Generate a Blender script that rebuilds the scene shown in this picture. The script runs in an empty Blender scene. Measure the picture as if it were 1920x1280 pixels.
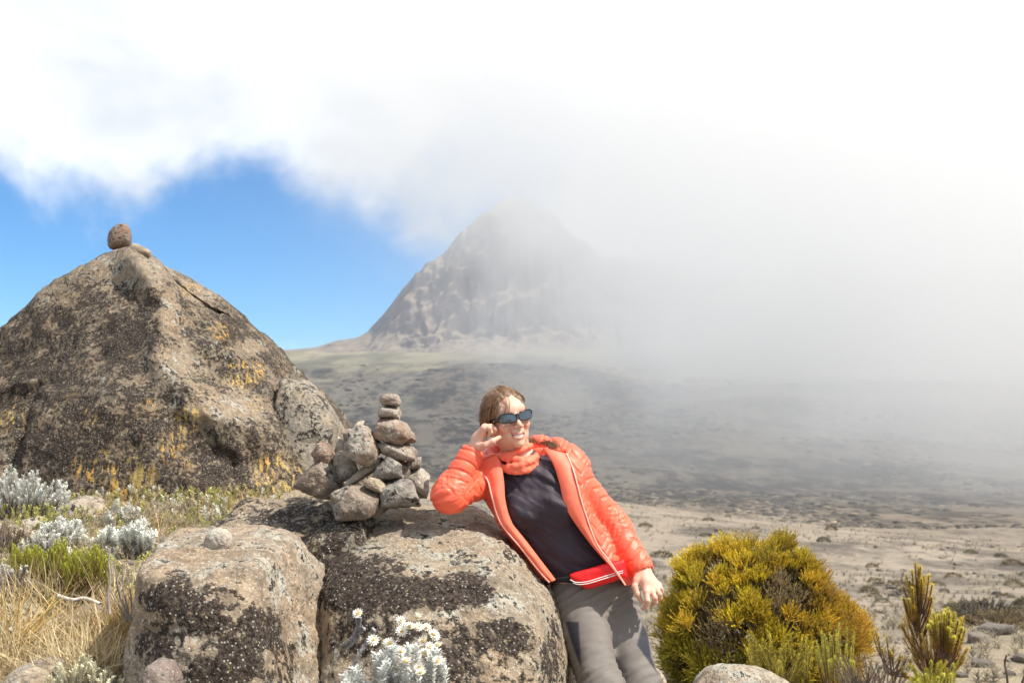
import bpy, bmesh, math, random
import numpy as np
from mathutils import Vector, Matrix

# ------------------------------------------------------------------ camera, sky, sun, exposure
SC = bpy.context.scene
COL = SC.collection
FPX = 2133.0                      # focal length in photograph pixels (1920 wide)
CAMZ = 1.5
PITCH = math.atan(140.0 / FPX)
cam_data = bpy.data.cameras.new('camera')
cam_data.sensor_width = 36.0
cam_data.lens = 36.0 * FPX / 1920.0
cam_data.clip_start = 0.05
cam_data.clip_end = 20000
cam_data.dof.use_dof = True
cam_data.dof.focus_distance = 4.12
cam_data.dof.aperture_fstop = 6.3
cam = bpy.data.objects.new('camera', cam_data)
cam.location = (0, 0, CAMZ)
cam.rotation_euler = (math.radians(90) + PITCH, 0, 0)
COL.objects.link(cam)
SC.camera = cam

SUN_DIR = Vector((0.56, -0.20, 0.80)).normalized()      # towards the sun
SUN_EL = math.asin(SUN_DIR.z)
SUN_AZ = math.atan2(SUN_DIR.x, SUN_DIR.y)
sun_data = bpy.data.lights.new('sun', 'SUN')
sun_data.energy = 5.0
sun_data.angle = math.radians(0.6)
sun_data.color = (1.0, 0.93, 0.82)
sun = bpy.data.objects.new('sun', sun_data)
sun.rotation_euler = (-SUN_DIR).to_track_quat('-Z', 'Y').to_euler()
sun.location = (30, -10, 60)
COL.objects.link(sun)

SC.view_settings.view_transform = 'Standard'
SC.view_settings.look = 'None'
SC.view_settings.gamma = 1.0
SC.view_settings.use_curve_mapping = False
SC.view_settings.exposure = 0.56
SC.render.engine = 'CYCLES'
SC.cycles.use_denoising = True
SC.cycles.max_bounces = 10
SC.cycles.volume_bounces = 8
SC.cycles.volume_step_rate = 3.0
SC.cycles.transparent_max_bounces = 12
SC.cycles.sample_clamp_indirect = 6.0


class NT:
    """small helper for building node trees"""
    def __init__(self, tree):
        self.t = tree
        self.t.nodes.clear()

    def n(self, kind, ins=None, **kw):
        nd = self.t.nodes.new(kind)
        for k, v in kw.items():
            setattr(nd, k, v)
        for k, v in (ins or {}).items():
            if isinstance(v, bpy.types.NodeSocket):
                self.t.links.new(v, nd.inputs[k])
            elif isinstance(v, bpy.types.Node):
                self.t.links.new(v.outputs[0], nd.inputs[k])
            else:
                nd.inputs[k].default_value = v
        return nd

    def math(self, op, a, b=None, c=None, clamp=False):
        nd = self.t.nodes.new('ShaderNodeMath')
        nd.operation = op
        nd.use_clamp = clamp
        for i, v in enumerate((a, b, c)):
            if v is None:
                continue
            if isinstance(v, bpy.types.NodeSocket):
                self.t.links.new(v, nd.inputs[i])
            elif isinstance(v, bpy.types.Node):
                self.t.links.new(v.outputs[0], nd.inputs[i])
            else:
                nd.inputs[i].default_value = v
        return nd.outputs[0]

    def noise(self, vec, scale, detail=4, rough=0.55, dist=0.0, color=False):
        nd = self.n('ShaderNodeTexNoise', {'Scale': scale, 'Detail': detail, 'Roughness': rough, 'Distortion': dist})
        if vec is not None:
            self.t.links.new(vec, nd.inputs['Vector'])
        return nd.outputs['Color' if color else 0]

    def ramp(self, val, lo, hi, smooth=True, out=(0.0, 1.0)):
        nd = self.n('ShaderNodeMapRange', interpolation_type='SMOOTHSTEP' if smooth else 'LINEAR')
        nd.clamp = True
        if isinstance(val, bpy.types.NodeSocket):
            self.t.links.new(val, nd.inputs[0])
        for i, v in ((1, lo), (2, hi), (3, out[0]), (4, out[1])):
            nd.inputs[i].default_value = v
        return nd.outputs[0]

    def mix(self, fac, a, b, mode='MIX'):
        nd = self.t.nodes.new('ShaderNodeMix')
        nd.data_type = 'RGBA'
        nd.blend_type = mode
        for idx, v in ((0, fac), (6, a), (7, b)):
            if isinstance(v, bpy.types.NodeSocket):
                self.t.links.new(v, nd.inputs[idx])
            elif isinstance(v, (tuple, list)):
                nd.inputs[idx].default_value = (*v, 1.0) if len(v) == 3 else v
            else:
                nd.inputs[idx].default_value = v
        return nd.outputs[2]

    def mapping(self, vec, scale=(1, 1, 1), loc=(0, 0, 0), rot=(0, 0, 0)):
        nd = self.n('ShaderNodeMapping')
        self.t.links.new(vec, nd.inputs['Vector'])
        nd.inputs['Scale'].default_value = scale
        nd.inputs['Location'].default_value = loc
        nd.inputs['Rotation'].default_value = rot
        return nd.outputs[0]

    def attr(self, name, out='Fac'):
        return self.n('ShaderNodeAttribute', attribute_name=name).outputs[out]


def build_world():
    w = bpy.data.worlds.new('World')
    SC.world = w
    w.use_nodes = True
    g = NT(w.node_tree)
    sky = g.n('ShaderNodeTexSky', sky_type='NISHITA')
    sky.sun_disc = False
    sky.sun_elevation = SUN_EL
    sky.sun_rotation = SUN_AZ
    sky.altitude = 3000
    sky.air_density = 1.0
    sky.dust_density = 0.4
    sky.ozone_density = 3.0
    d = g.n('ShaderNodeTexCoord').outputs['Generated']
    sep = g.n('ShaderNodeSeparateXYZ', {0: d})
    dx, dy, dz = sep.outputs[0], sep.outputs[1], sep.outputs[2]
    big = g.noise(d, 2.6, 2, 0.5)
    mid = g.noise(d, 5.5, 5, 0.55, 0.25)
    fine = g.noise(d, 14.0, 5, 0.6, 0.3)
    # a cloud deck that comes down to the right; clear sky low in the left
    up = g.math('MULTIPLY_ADD', dz, 7.0, -1.60)
    right = g.math('MULTIPLY_ADD', dx, 5.0, 0.34)
    cover = g.math('SMOOTH_MAX', up, right, 0.35)
    cover = g.math('ADD', cover, g.math('MULTIPLY_ADD', big, 1.3, -0.62))
    cover = g.math('ADD', cover, g.math('MULTIPLY_ADD', mid, 2.4, -1.2))
    cover = g.math('ADD', cover, g.math('MULTIPLY_ADD', fine, 0.9, -0.45))
    # a tongue of cloud hanging left of the peak
    tx = g.math('MULTIPLY_ADD', dx, 17.0, 1.85)
    tz = g.math('MULTIPLY_ADD', dz, 9.0, -2.1)
    tongue = g.math('POWER', 2.718, g.math('MULTIPLY', g.math('ADD', g.math('MULTIPLY', tx, tx), g.math('MULTIPLY', tz, tz)), -1.0))
    cover = g.math('MULTIPLY_ADD', tongue, 1.15, cover)
    wx = g.math('MULTIPLY_ADD', dx, 7.0, 2.75)
    wz = g.math('MULTIPLY_ADD', dz, 13.0, -3.6)
    drift = g.math('POWER', 2.718, g.math('MULTIPLY', g.math('ADD', g.math('MULTIPLY', wx, wx), g.math('MULTIPLY', wz, wz)), -1.0))
    cover = g.math('MULTIPLY_ADD', drift, 0.9, cover)
    mask = g.ramp(cover, -0.12, 0.62)
    # broken deck higher up, out of the picture
    gaps = g.ramp(g.math('ADD', big, g.math('MULTIPLY', mid, 0.5)), 0.55, 0.8, out=(0.62, 1.0))
    high = g.ramp(dz, 0.38, 0.62)
    mask = g.math('MULTIPLY', mask, g.math('ADD', g.math('SUBTRACT', 1.0, high), g.math('MULTIPLY', high, gaps)))
    sat = g.n('ShaderNodeHueSaturation', {'Color': sky.outputs[0], 'Saturation': 2.0, 'Value': 1.0})
    skyc = g.n('ShaderNodeVectorMath', {0: sat.outputs[0]}, operation='SCALE')
    skyc.inputs['Scale'].default_value = 0.105
    shade = g.math('MULTIPLY_ADD', g.noise(g.mapping(d, (1, 1, 1.6), loc=(3.1, 0.4, 0.2)), 3.4, 5, 0.55, 0.4), 1.15, 0.06)
    shade = g.math('ADD', shade, g.math('MULTIPLY', fine, 0.24))
    cl = g.n('ShaderNodeVectorMath', {0: (0.955, 0.985, 1.04)}, operation='SCALE')
    g.t.links.new(shade, cl.inputs['Scale'])
    col = g.mix(mask, skyc.outputs[0], cl.outputs[0])
    bg = g.n('ShaderNodeBackground', {'Color': col, 'Strength': 1.0})
    g.n('ShaderNodeOutputWorld', {0: bg})
build_world()

# ------------------------------------------------------------------ helpers
CP, SP = math.cos(PITCH), math.sin(PITCH)


def at(px, py, Y):
    """the point at depth Y (metres along +Y) seen at photograph pixel (px, py)"""
    a, b = (px - 960.0) / FPX, (640.0 - py) / FPX
    dx, dy, dz = a, CP - b * SP, SP + b * CP
    k = Y / dy
    return Vector((dx * k, Y, CAMZ + dz * k))


def to_px(P):
    """photograph pixel of world points (n,3)"""
    P = np.asarray(P, float)
    x, y, z = P[..., 0], P[..., 1], P[..., 2] - CAMZ
    fwd = y * CP + z * SP
    up = -y * SP + z * CP
    return 960 + FPX * x / fwd, 640 - FPX * up / fwd


def _hash(ix, iy, iz, seed):
    h = (ix.astype(np.uint32) * np.uint32(374761393)) ^ (iy.astype(np.uint32) * np.uint32(668265263)) \
        ^ (iz.astype(np.uint32) * np.uint32(2147483647)) ^ np.uint32((seed * 974634777) & 0xffffffff)
    h = (h ^ (h >> np.uint32(13))) * np.uint32(1274126177)
    h = (h ^ (h >> np.uint32(16))) * np.uint32(2246822519)
    h = h ^ (h >> np.uint32(15))
    return (h & np.uint32(0xffffff)).astype(np.float32) / np.float32(0xffffff) * 2 - 1


def vnoise(P, seed=0):
    P = np.asarray(P, np.float32)
    f = np.floor(P)
    i = f.astype(np.int64)
    t = (P - f)
    t = t * t * t * (t * (t * 6 - 15) + 10)
    ix, iy, iz = i[..., 0], i[..., 1], i[..., 2]
    tx, ty, tz = t[..., 0], t[..., 1], t[..., 2]
    def L(a, b, w): return a + (b - a) * w
    c = [[[_hash(ix + a, iy + b, iz + d, seed) for d in (0, 1)] for b in (0, 1)] for a in (0, 1)]
    x00, x10 = L(c[0][0][0], c[1][0][0], tx), L(c[0][1][0], c[1][1][0], tx)
    x01, x11 = L(c[0][0][1], c[1][0][1], tx), L(c[0][1][1], c[1][1][1], tx)
    return L(L(x00, x10, ty), L(x01, x11, ty), tz)


def fbm(P, oct=4, seed=0, gain=0.5, lac=2.03, ridged=False):
    P = np.asarray(P, np.float32)
    s, a, tot = 0.0, 1.0, 0.0
    for o in range(oct):
        v = vnoise(P + 17.3 * o, seed + o)
        if ridged:
            v = 1 - 2 * np.abs(v)
        s = s + a * v
        tot += a
        a *= gain
        P = P * lac
    return s / tot


def sstep(a, b, x):
    t = np.clip((np.asarray(x, float) - a) / (b - a), 0, 1)
    return t * t * (3 - 2 * t)


def mesh_from(name, V, F, smooth=True):
    """V (n,3) array; F (m,3) or (m,4) array, or list of them"""
    V = np.ascontiguousarray(V, np.float32)
    Fs = F if isinstance(F, (list, tuple)) else [F]
    Fs = [np.asarray(f, np.int32) for f in Fs if len(f)]
    me = bpy.data.meshes.new(name)
    me.vertices.add(len(V))
    me.vertices.foreach_set('co', V.ravel())
    idx = np.concatenate([f.ravel() for f in Fs])
    sizes = np.concatenate([np.full(len(f), f.shape[1], np.int32) for f in Fs])
    starts = np.concatenate([[0], np.cumsum(sizes)[:-1]]).astype(np.int32)
    me.loops.add(len(idx))
    me.loops.foreach_set('vertex_index', idx)
    me.polygons.add(len(sizes))
    me.polygons.foreach_set('loop_start', starts)
    me.polygons.foreach_set('loop_total', sizes)
    if smooth:
        me.polygons.foreach_set('use_smooth', np.ones(len(sizes), bool))
    me.update(calc_edges=True)
    return me


def set_attr(me, name, vals):
    a = me.attributes.new(name, 'FLOAT', 'POINT')
    a.data.foreach_set('value', np.ascontiguousarray(vals, np.float32))


def set_col(me, name, rgb):
    a = me.attributes.new(name, 'FLOAT_COLOR', 'POINT')
    c = np.ones((len(rgb), 4), np.float32)
    c[:, :3] = rgb
    a.data.foreach_set('color', c.ravel())


def link(name, me, mat=None, parent=None, label=None, cat=None, group=None, kind=None, loc=None):
    o = bpy.data.objects.new(name, me)
    COL.objects.link(o)
    if mat is not None and me is not None:
        if len(me.materials) == 0:
            me.materials.append(mat)
    if loc is not None:
        o.location = loc
    if parent is not None:
        o.parent = parent
        o.matrix_parent_inverse = Matrix.Translation(-Vector(parent.location)) if parent.type == 'EMPTY' else Matrix()
    if label: o['label'] = label
    if cat: o['category'] = cat
    if group: o['group'] = group
    if kind: o['kind'] = kind
    return o


def empty(name, loc, label, cat, group=None):
    return link(name, None, loc=loc, label=label, cat=cat, group=group)


def new_mat(name):
    m = bpy.data.materials.new(name)
    m.use_nodes = True
    return m, NT(m.node_tree)


def finish(g, color, rough=0.8, normal=None, spec=0.3, **extra):
    ins = {'Base Color': color, 'Roughness': rough, 'Specular IOR Level': spec}
    if isinstance(color, tuple) and len(color) == 3:
        ins['Base Color'] = (*color, 1)
    if normal is not None:
        ins['Normal'] = normal
    ins.update(extra)
    b = g.n('ShaderNodeBsdfPrincipled', ins)
    g.n('ShaderNodeOutputMaterial', {0: b.outputs[0]})
    return b


def bump(g, h, strength, dist):
    return g.n('ShaderNodeBump', {'Height': h, 'Strength': strength, 'Distance': dist}).outputs[0]
# ------------------------------------------------------------------ terrain
PY = np.array([0, 2, 4, 7.5, 12, 20, 50, 100, 150, 220, 400, 600, 900, 1200, 1400, 1800, 2200, 2600, 3200, 5000])
PZ = np.array([0.02, 0.02, 0.02, -0.27, -0.85, -2.0, -5.2, -8.2, -10.9, -20, -36, -35, -18, 20, 52, 100, 110, 116, 118, 100])


def ground_h(x, y):
    x = np.asarray(x, float); y = np.asarray(y, float)
    r = np.hypot(x, y)
    yy = np.where(y > 0, np.maximum(y, 0.0), 0) * 0.75 + 0.25 * np.where(y > 0, r, 0)
    z = np.interp(yy, PY, PZ)
    # the near spur falls off to the right, the far flank climbs to the left
    k = sstep(25, 130, yy) * (1 - sstep(170, 330, yy))
    z = z - 0.112 * (x - 25) * k
    z = z - 0.02 * np.clip(x, -60, 400) * sstep(300, 600, yy) * (1 - sstep(1000, 1500, yy))
    # bank on the left, on which the big boulder stands
    L = sstep(0.42, 1.15, -x - 0.02 * y) * (1 - sstep(10, 26, y)) * sstep(-3, 1.5, y)
    z = z + L * (0.40 + 0.085 * np.clip(y, 0, 9) - np.interp(yy, PY, PZ) * 0.85)
    P = np.stack([x, y, np.zeros_like(x)], -1)
    z = z + 0.035 * fbm(P * 1.3, 4, 3) * (1 + r * 0.02) * (r < 400)
    z = z + fbm(P * 0.045, 4, 9) * np.clip(r - 6, 0, 60) * 0.012
    z = z + fbm(P * 0.006, 5, 21, ridged=True) * np.clip(r - 250, 0, 900) * 0.006
    z = z + fbm(P * np.array([0.0021, 0.0034, 1]), 4, 35) * np.clip(r - 500, 0, 900) * 0.022
    for mx, my, sx, sy, mh in ((20, 1330, 150, 90, 20), (-190, 1180, 160, 70, 14), (-330, 1420, 190, 80, 16), (210, 1120, 150, 60, 11), (-60, 900, 130, 40, 7), (330, 860, 140, 45, 8), (60, 660, 90, 30, 4.5), (-150, 720, 100, 35, 5)):
        z = z + mh * np.exp(-((x - mx) / sx) ** 2 - ((y - my) / sy) ** 2)
    return z


def hpoint(x, y, dz=0.0):
    return Vector((x, y, float(ground_h(np.array([x]), np.array([y]))[0]) + dz))


def on_ground(px, py, y0=2.5, y1=900):
    """the point where the view ray through a pixel meets the ground"""
    Y = np.geomspace(y0, y1, 900)
    a, b = (px - 960.0) / FPX, (640.0 - py) / FPX
    k = Y / (CP - b * SP)
    X, Z = a * k, CAMZ + (SP + b * CP) * k
    H = ground_h(X, Y)
    i = int(np.argmax(Z < H)) if np.any(Z < H) else len(Y) - 1
    return Vector((X[i], Y[i], H[i]))


def polar(az, rr, hf):
    A, R = np.meshgrid(az, rr, indexing='ij')
    X, Y = np.sin(A) * R, np.cos(A) * R
    V = np.stack([X, Y, hf(X, Y)], -1)
    na, nr = A.shape
    i = np.arange(na * nr).reshape(na, nr)
    F = np.stack([i[:-1, :-1], i[1:, :-1], i[1:, 1:], i[:-1, 1:]], -1).reshape(-1, 4)
    return V.reshape(-1, 3), F[:, ::-1]


def ground_material():
    m, g = new_mat('moorland_soil')
    p = g.n('ShaderNodeNewGeometry').outputs['Position']
    sep = g.n('ShaderNodeSeparateXYZ', {0: p})
    y = sep.outputs[1]
    n1 = g.noise(p, 0.35, 5, 0.6)
    n2 = g.noise(p, 4.0, 5, 0.62)
    n3 = g.noise(p, 38.0, 3, 0.6)
    sand = g.mix(g.ramp(n2, 0.35, 0.68), (0.20, 0.165, 0.125), (0.35, 0.295, 0.22))
    straw = g.mix(g.ramp(n3, 0.3, 0.7), (0.235, 0.195, 0.135), (0.38, 0.32, 0.225))
    near = g.mix(g.ramp(n1, 0.42, 0.6), sand, straw)
    # heath: pale grass between dark low heather, in patches that stretch along the slope
    pm = g.mapping(p, (1, 0.5, 1))
    h1 = g.noise(pm, 0.05, 6, 0.62)
    h2 = g.noise(pm, 0.20, 8, 0.74)
    h3 = g.noise(p, 1.5, 4, 0.7)
    heath = g.mix(g.ramp(h2, 0.42, 0.60), (0.10, 0.086, 0.075), (0.305, 0.258, 0.205))
    heath = g.mix(g.ramp(h3, 0.54, 0.64), heath, (0.085, 0.073, 0.055))
    heath = g.mix(g.ramp(h1, 0.35, 0.62, out=(0.0, 0.6)), heath, (0.27, 0.228, 0.178))
    c = g.mix(g.ramp(y, 9, 30), near, heath)
    # the plain: dark lava heath with streaks, cloud shadow also darkened into its colour
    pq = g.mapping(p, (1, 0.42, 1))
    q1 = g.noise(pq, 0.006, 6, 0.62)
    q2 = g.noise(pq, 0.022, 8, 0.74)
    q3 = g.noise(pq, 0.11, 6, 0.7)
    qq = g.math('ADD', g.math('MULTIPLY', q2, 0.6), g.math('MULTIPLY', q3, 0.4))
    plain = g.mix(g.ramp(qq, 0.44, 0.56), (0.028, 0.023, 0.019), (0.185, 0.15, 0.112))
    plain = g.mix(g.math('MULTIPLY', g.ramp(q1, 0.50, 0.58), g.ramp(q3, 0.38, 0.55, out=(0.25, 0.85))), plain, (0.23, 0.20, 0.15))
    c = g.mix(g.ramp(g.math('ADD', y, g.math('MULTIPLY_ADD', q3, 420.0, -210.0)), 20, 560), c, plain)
    # the grassy shelf under the peak
    s1 = g.noise(pq, 0.012, 6, 0.65)
    shelf = g.mix(g.ramp(s1, 0.4, 0.62), (0.16, 0.145, 0.095), (0.34, 0.295, 0.19))
    edge = g.math('ADD', y, g.math('MULTIPLY_ADD', q1, 900.0, -450.0))
    c = g.mix(g.ramp(edge, 1330, 1460), c, shelf)
    hh = g.math('ADD', g.math('MULTIPLY', n2, 0.6), g.math('MULTIPLY', n3, 0.4))
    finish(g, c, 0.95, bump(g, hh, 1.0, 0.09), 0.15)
    return m


def build_ground():
    rr = np.concatenate([np.geomspace(0.5, 12, 150)[:-1], np.geomspace(12, 330, 170)[:-1],
                         np.geomspace(330, 2300, 150)[:-1], np.geomspace(2300, 9000, 24)])
    dense = np.radians(np.arange(-33, 33.01, 0.16))
    rest = np.radians(np.concatenate([np.arange(36, 325, 4.0), [327.0]]))
    az = np.concatenate([dense, rest])
    V, F = polar(az, rr, ground_h)
    na, nr = len(az), len(rr)
    a, b = np.arange(nr - 1) + (na - 1) * nr, np.arange(nr - 1)
    close = np.stack([a, a + 1, b + 1, b], -1)[:, ::1]
    centre = len(V)
    V = np.concatenate([V, [[0, 0, 0.12]]])
    ring = np.arange(na) * nr
    fan = np.stack([np.full(na, centre), np.roll(ring, -1), ring], -1)
    me = mesh_from('ground', V, [F, close, fan])
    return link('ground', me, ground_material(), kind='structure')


def mountain_material():
    m, g = new_mat('lava_cliff')
    geo = g.n('ShaderNodeNewGeometry')
    p = geo.outputs['Position']
    nz = g.n('ShaderNodeSeparateXYZ', {0: geo.outputs['Normal']}).outputs[2]
    a = g.noise(g.mapping(p, (1, 1, 0.45)), 0.013, 8, 0.66)
    b = g.noise(p, 0.05, 7, 0.7)
    rock = g.mix(g.ramp(a, 0.35, 0.65), (0.036, 0.027, 0.030), (0.105, 0.080, 0.078))
    rock = g.mix(g.ramp(b, 0.35, 0.7, out=(0, 0.6)), rock, (0.09, 0.08, 0.085))
    scree = g.mix(g.ramp(b, 0.35, 0.65), (0.13, 0.105, 0.085), (0.24, 0.195, 0.15))
    k = g.math('ADD', nz, g.math('MULTIPLY_ADD', a, 0.7, -0.35))
    c = g.mix(g.ramp(k, 0.70, 0.84), rock, scree)
    finish(g, c, 0.95, bump(g, b, 0.8, 6.0), 0.1)
    return m


def build_mountain():
    ridge_px = [(300, 700), (420, 672), (480, 663), (530, 658), (560, 656), (610, 651), (640, 640), (660, 638), (682, 634), (700, 620), (730, 580), (762, 540), (794, 505), (824, 476), (850, 434),
                (872, 412), (898, 394), (925, 380), (950, 370), (975, 366), (1000, 372), (1030, 392), (1060, 420), (1090, 452), (1130, 475),
                (1200, 480), (1300, 505), (1420, 520), (1560, 490), (1680, 520), (1800, 500), (1960, 520), (2300, 540), (2700, 640)]
    Y0 = 2600.0
    rx = np.array([(p[0] - 960) / FPX * Y0 for p in ridge_px])
    rz = np.array([at(p[0], p[1], Y0).z for p in ridge_px])

    def h(X, Y):
        xs = X * Y0 / np.maximum(np.sqrt(X * X + Y * Y) * 0.0 + Y, 1)      # follow the slope lines down towards the plain
        xs = 0.45 * xs + 0.55 * X
        P = np.stack([X, Y, np.zeros_like(X)], -1)
        warp = fbm(P * 0.006, 4, 50) * 60
        jag = fbm(np.stack([xs * 0.02, Y * 0.004, Y * 0], -1), 5, 81, gain=0.6)
        base = np.interp(xs + 25 * fbm(np.stack([xs * 0.008, Y * 0.006, Y * 0], -1), 3, 83), rx, rz) + 15 * jag * sstep(150, 300, np.interp(xs, rx, rz))
        foot = 96.0 + 0.02 * (Y - 1850)
        top = np.maximum(base - foot, 0)
        t = np.clip((Y + warp - 1900) / (Y0 - 1900), 0, 1)
        t = np.where(Y > Y0, np.clip(1 - (Y - Y0) / 700, 0, 1), t)
        # concave foot of scree, then cliffs
        prof = 0.42 * t ** 1.4 + 0.58 * sstep(0.40, 0.95, t)
        z = foot + top * prof
        crag = fbm(P * np.array([0.010, 0.012, 1]) + 0.4 * fbm(P * 0.006, 3, 44)[..., None], 6, 60, gain=0.58, ridged=True)
        fine = fbm(P * 0.04, 4, 70, ridged=True)
        amp = np.clip(top / 300, 0, 1) * sstep(0.12, 0.6, t)
        edge = 1 - 0.8 * np.exp(-((Y - Y0) / 90) ** 2)
        z = z + (crag * 46 * edge + fine * 9) * amp - 14 * amp
        return z - 60 * (1 - sstep(0.0, 0.12, t)) * (Y < Y0)
    az = np.radians(np.arange(-15, 34, 0.085))
    rr = np.concatenate([np.arange(1850, 2760, 7.0), np.arange(2760, 3300, 40)])
    # rows of constant depth rather than radius keep the crest sharp
    A, R = np.meshgrid(az, rr, indexing='ij')
    X, Yv = np.tan(A) * R, R
    V = np.stack([X, Yv, h(X, Yv)], -1)
    na, nr = A.shape
    i = np.arange(na * nr).reshape(na, nr)
    F = np.stack([i[:-1, :-1], i[1:, :-1], i[1:, 1:], i[:-1, 1:]], -1).reshape(-1, 4)
    me = mesh_from('mountain', V.reshape(-1, 3), F)
    return link('mountain', me, mountain_material(), kind='structure')


def box_mesh(name, lo, hi):
    V = np.array([(x, y, z) for x in (lo[0], hi[0]) for y in (lo[1], hi[1]) for z in (lo[2], hi[2])], float)
    F = np.array([(0, 1, 3, 2), (4, 6, 7, 5), (0, 4, 5, 1), (2, 3, 7, 6), (0, 2, 6, 4), (1, 5, 7, 3)])
    return mesh_from(name, V, F, smooth=False)


def build_air():
    m, g = new_mat('mountain_haze')
    v = g.n('ShaderNodeVolumePrincipled', {'Color': (0.66, 0.81, 1.0, 1), 'Density': 0.00009, 'Anisotropy': 0.1})
    g.n('ShaderNodeOutputMaterial', {'Volume': v})
    link('haze', box_mesh('haze', (-9200, -9200, -80), (9200, 9200, 560)), m, kind='stuff',
         label='thin pale haze lying over the whole moorland', cat='haze')
    m, g = new_mat('cloud_vapour')
    p = g.n('ShaderNodeNewGeometry').outputs['Position']
    sep = g.n('ShaderNodeSeparateXYZ', {0: p})
    x, y, z = sep.outputs
    n1 = g.noise(p, 0.0042, 3, 0.6)
    n2 = g.noise(p, 0.013, 3, 0.6)
    s = g.math('ADD', g.math('MULTIPLY_ADD', x, 1.0, -132.0), g.math('MULTIPLY', g.math('MAXIMUM', z, 110.0), 1.05))
    s = g.math('ADD', s, g.math('MULTIPLY_ADD', n1, 520.0, -260.0))
    s = g.math('ADD', s, g.math('MULTIPLY_ADD', n2, 360.0, -180.0))
    body = g.ramp(s, -90, 250)
    body = g.math('MAXIMUM', body, g.ramp(x, -330, 120, out=(0.0, 0.085)))
    body = g.math('MULTIPLY', body, g.ramp(y, 300, 640))
    body = g.math('MULTIPLY', body, g.ramp(y, 1500, 1850, out=(1, 0)))
    body = g.math('MULTIPLY', body, g.ramp(z, 560, 640, out=(1, 0)))
    body = g.math('MULTIPLY', body, g.ramp(z, -20, 200, out=(0.82, 1.0)))
    body = g.math('MULTIPLY', body, g.ramp(x, 700, 1000, out=(1, 0)))
    dens = g.math('MULTIPLY', body, 0.0036)
    v = g.n('ShaderNodeVolumePrincipled', {'Color': (0.995, 0.997, 1.0, 1), 'Density': dens, 'Anisotropy': 0.0})
    g.n('ShaderNodeOutputMaterial', {'Volume': v})
    link('cloud_bank', box_mesh('cloud_bank', (-700, 280, -55), (1050, 1900, 650)), m, kind='stuff',
         label='bank of white cloud drifting across the right side of the peak', cat='cloud')


build_ground()
build_mountain()
build_air()
# ------------------------------------------------------------------ rocks
_CS = {}


def cubesphere(n):
    if n in _CS:
        return _CS[n]
    t = np.tan(np.linspace(-1, 1, n + 1) * math.pi / 4)
    U, W = np.meshgrid(t, t, indexing='ij')
    one = np.ones_like(U)
    faces = [(one, U, W), (-one, W, U), (W, one, U), (U, -one, W), (U, W, one), (W, U, -one)]
    V, F, off = [], [], 0
    i = np.arange((n + 1) ** 2).reshape(n + 1, n + 1)
    q = np.stack([i[:-1, :-1], i[1:, :-1], i[1:, 1:], i[:-1, 1:]], -1).reshape(-1, 4)
    for f in faces:
        V.append(np.stack(f, -1).reshape(-1, 3))
        F.append(q + off)
        off += (n + 1) ** 2
    V = np.concatenate(V)
    V /= np.linalg.norm(V, axis=1)[:, None]
    F = np.concatenate(F)
    _, first, inv = np.unique(np.round(V, 5), axis=0, return_index=True, return_inverse=True)
    V, F = V[first], inv.reshape(-1)[F]
    _CS[n] = (V, F)
    return _CS[n]


def poly_rock(center, planes, p=12, n=40, seed=0, rough=0.05, freq=3.0, fine=0.012, size=None, warp=0.12, chip=0.0):
    """rounded convex polyhedron: planes are (normal, distance from centre); displaced by noise"""
    D, F = cubesphere(n)
    c = np.array(center, float)
    N = np.array([Vector(q[0]).normalized() for q in planes])
    H = np.array([q[1] for q in planes])
    size = size or float(np.mean(H))
    Dw = D + warp * np.stack([fbm(D * 1.4, 3, seed + 5 + k) for k in range(3)], -1)
    Dw /= np.linalg.norm(Dw, axis=1)[:, None]
    s = np.maximum(Dw @ N.T, 0) / H
    r = (np.sum(s ** p, axis=1) + 1e-9) ** (-1.0 / p)
    V = D * r[:, None]
    q = (V + seed * 3.71) * (freq / size)
    disp = rough * size * fbm(q, 5, seed) + fine * size * fbm(q * 6.0, 4, seed + 31, gain=0.6)
    if chip:
        disp = disp - chip * size * np.maximum(fbm(q * 0.8, 4, seed + 77, ridged=True) - 0.1, 0)
    V = V + D * disp[:, None]
    return V + c, F


def through(center, n, pt):
    n = Vector(n).normalized()
    return (n, max(0.01, n.dot(Vector(pt) - Vector(center))))


def outline_planes(poly, Y, thick, seed=0, tilt=0.0):
    rng = random.Random(seed * 7 + 1)
    P = np.array([at(x, y, Y)[:] for x, y in poly])
    c = P.mean(axis=0)
    A = P[:, [0, 2]] - c[[0, 2]]
    area = 0.5 * np.sum(A[:, 0] * np.roll(A[:, 1], -1) - A[:, 1] * np.roll(A[:, 0], -1))
    pl = []
    t = thick / 2
    for i in range(len(A)):
        a, b = A[i], A[(i + 1) % len(A)]
        e = b - a
        nrm = np.array([e[1], -e[0]])
        L = np.linalg.norm(nrm)
        if L < 1e-6:
            continue
        nrm = nrm / L * (1 if area > 0 else -1)
        h = max(float(nrm @ a), 0.01)
        yt = rng.uniform(-0.25, 0.25)
        pl.append(((nrm[0], yt, nrm[1]), h / math.sqrt(1 + yt * yt)))
        k = rng.uniform(0.35, 0.65)
        m = (nrm[0] * k, -(1 - k), nrm[1] * k)
        l = math.hypot(k, 1 - k)
        pl.append((m, (k * h + (1 - k) * t) / l * rng.uniform(0.80, 0.93)))
        m2 = (nrm[0] * k, (1 - k), nrm[1] * k)
        pl.append((m2, (k * h + (1 - k) * t) / l * rng.uniform(0.80, 0.95)))
    pl.append(((rng.uniform(-.2, .2), -1, rng.uniform(-.1, .3)), t))
    pl.append(((0, 1, 0), t))
    return c, pl


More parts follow.
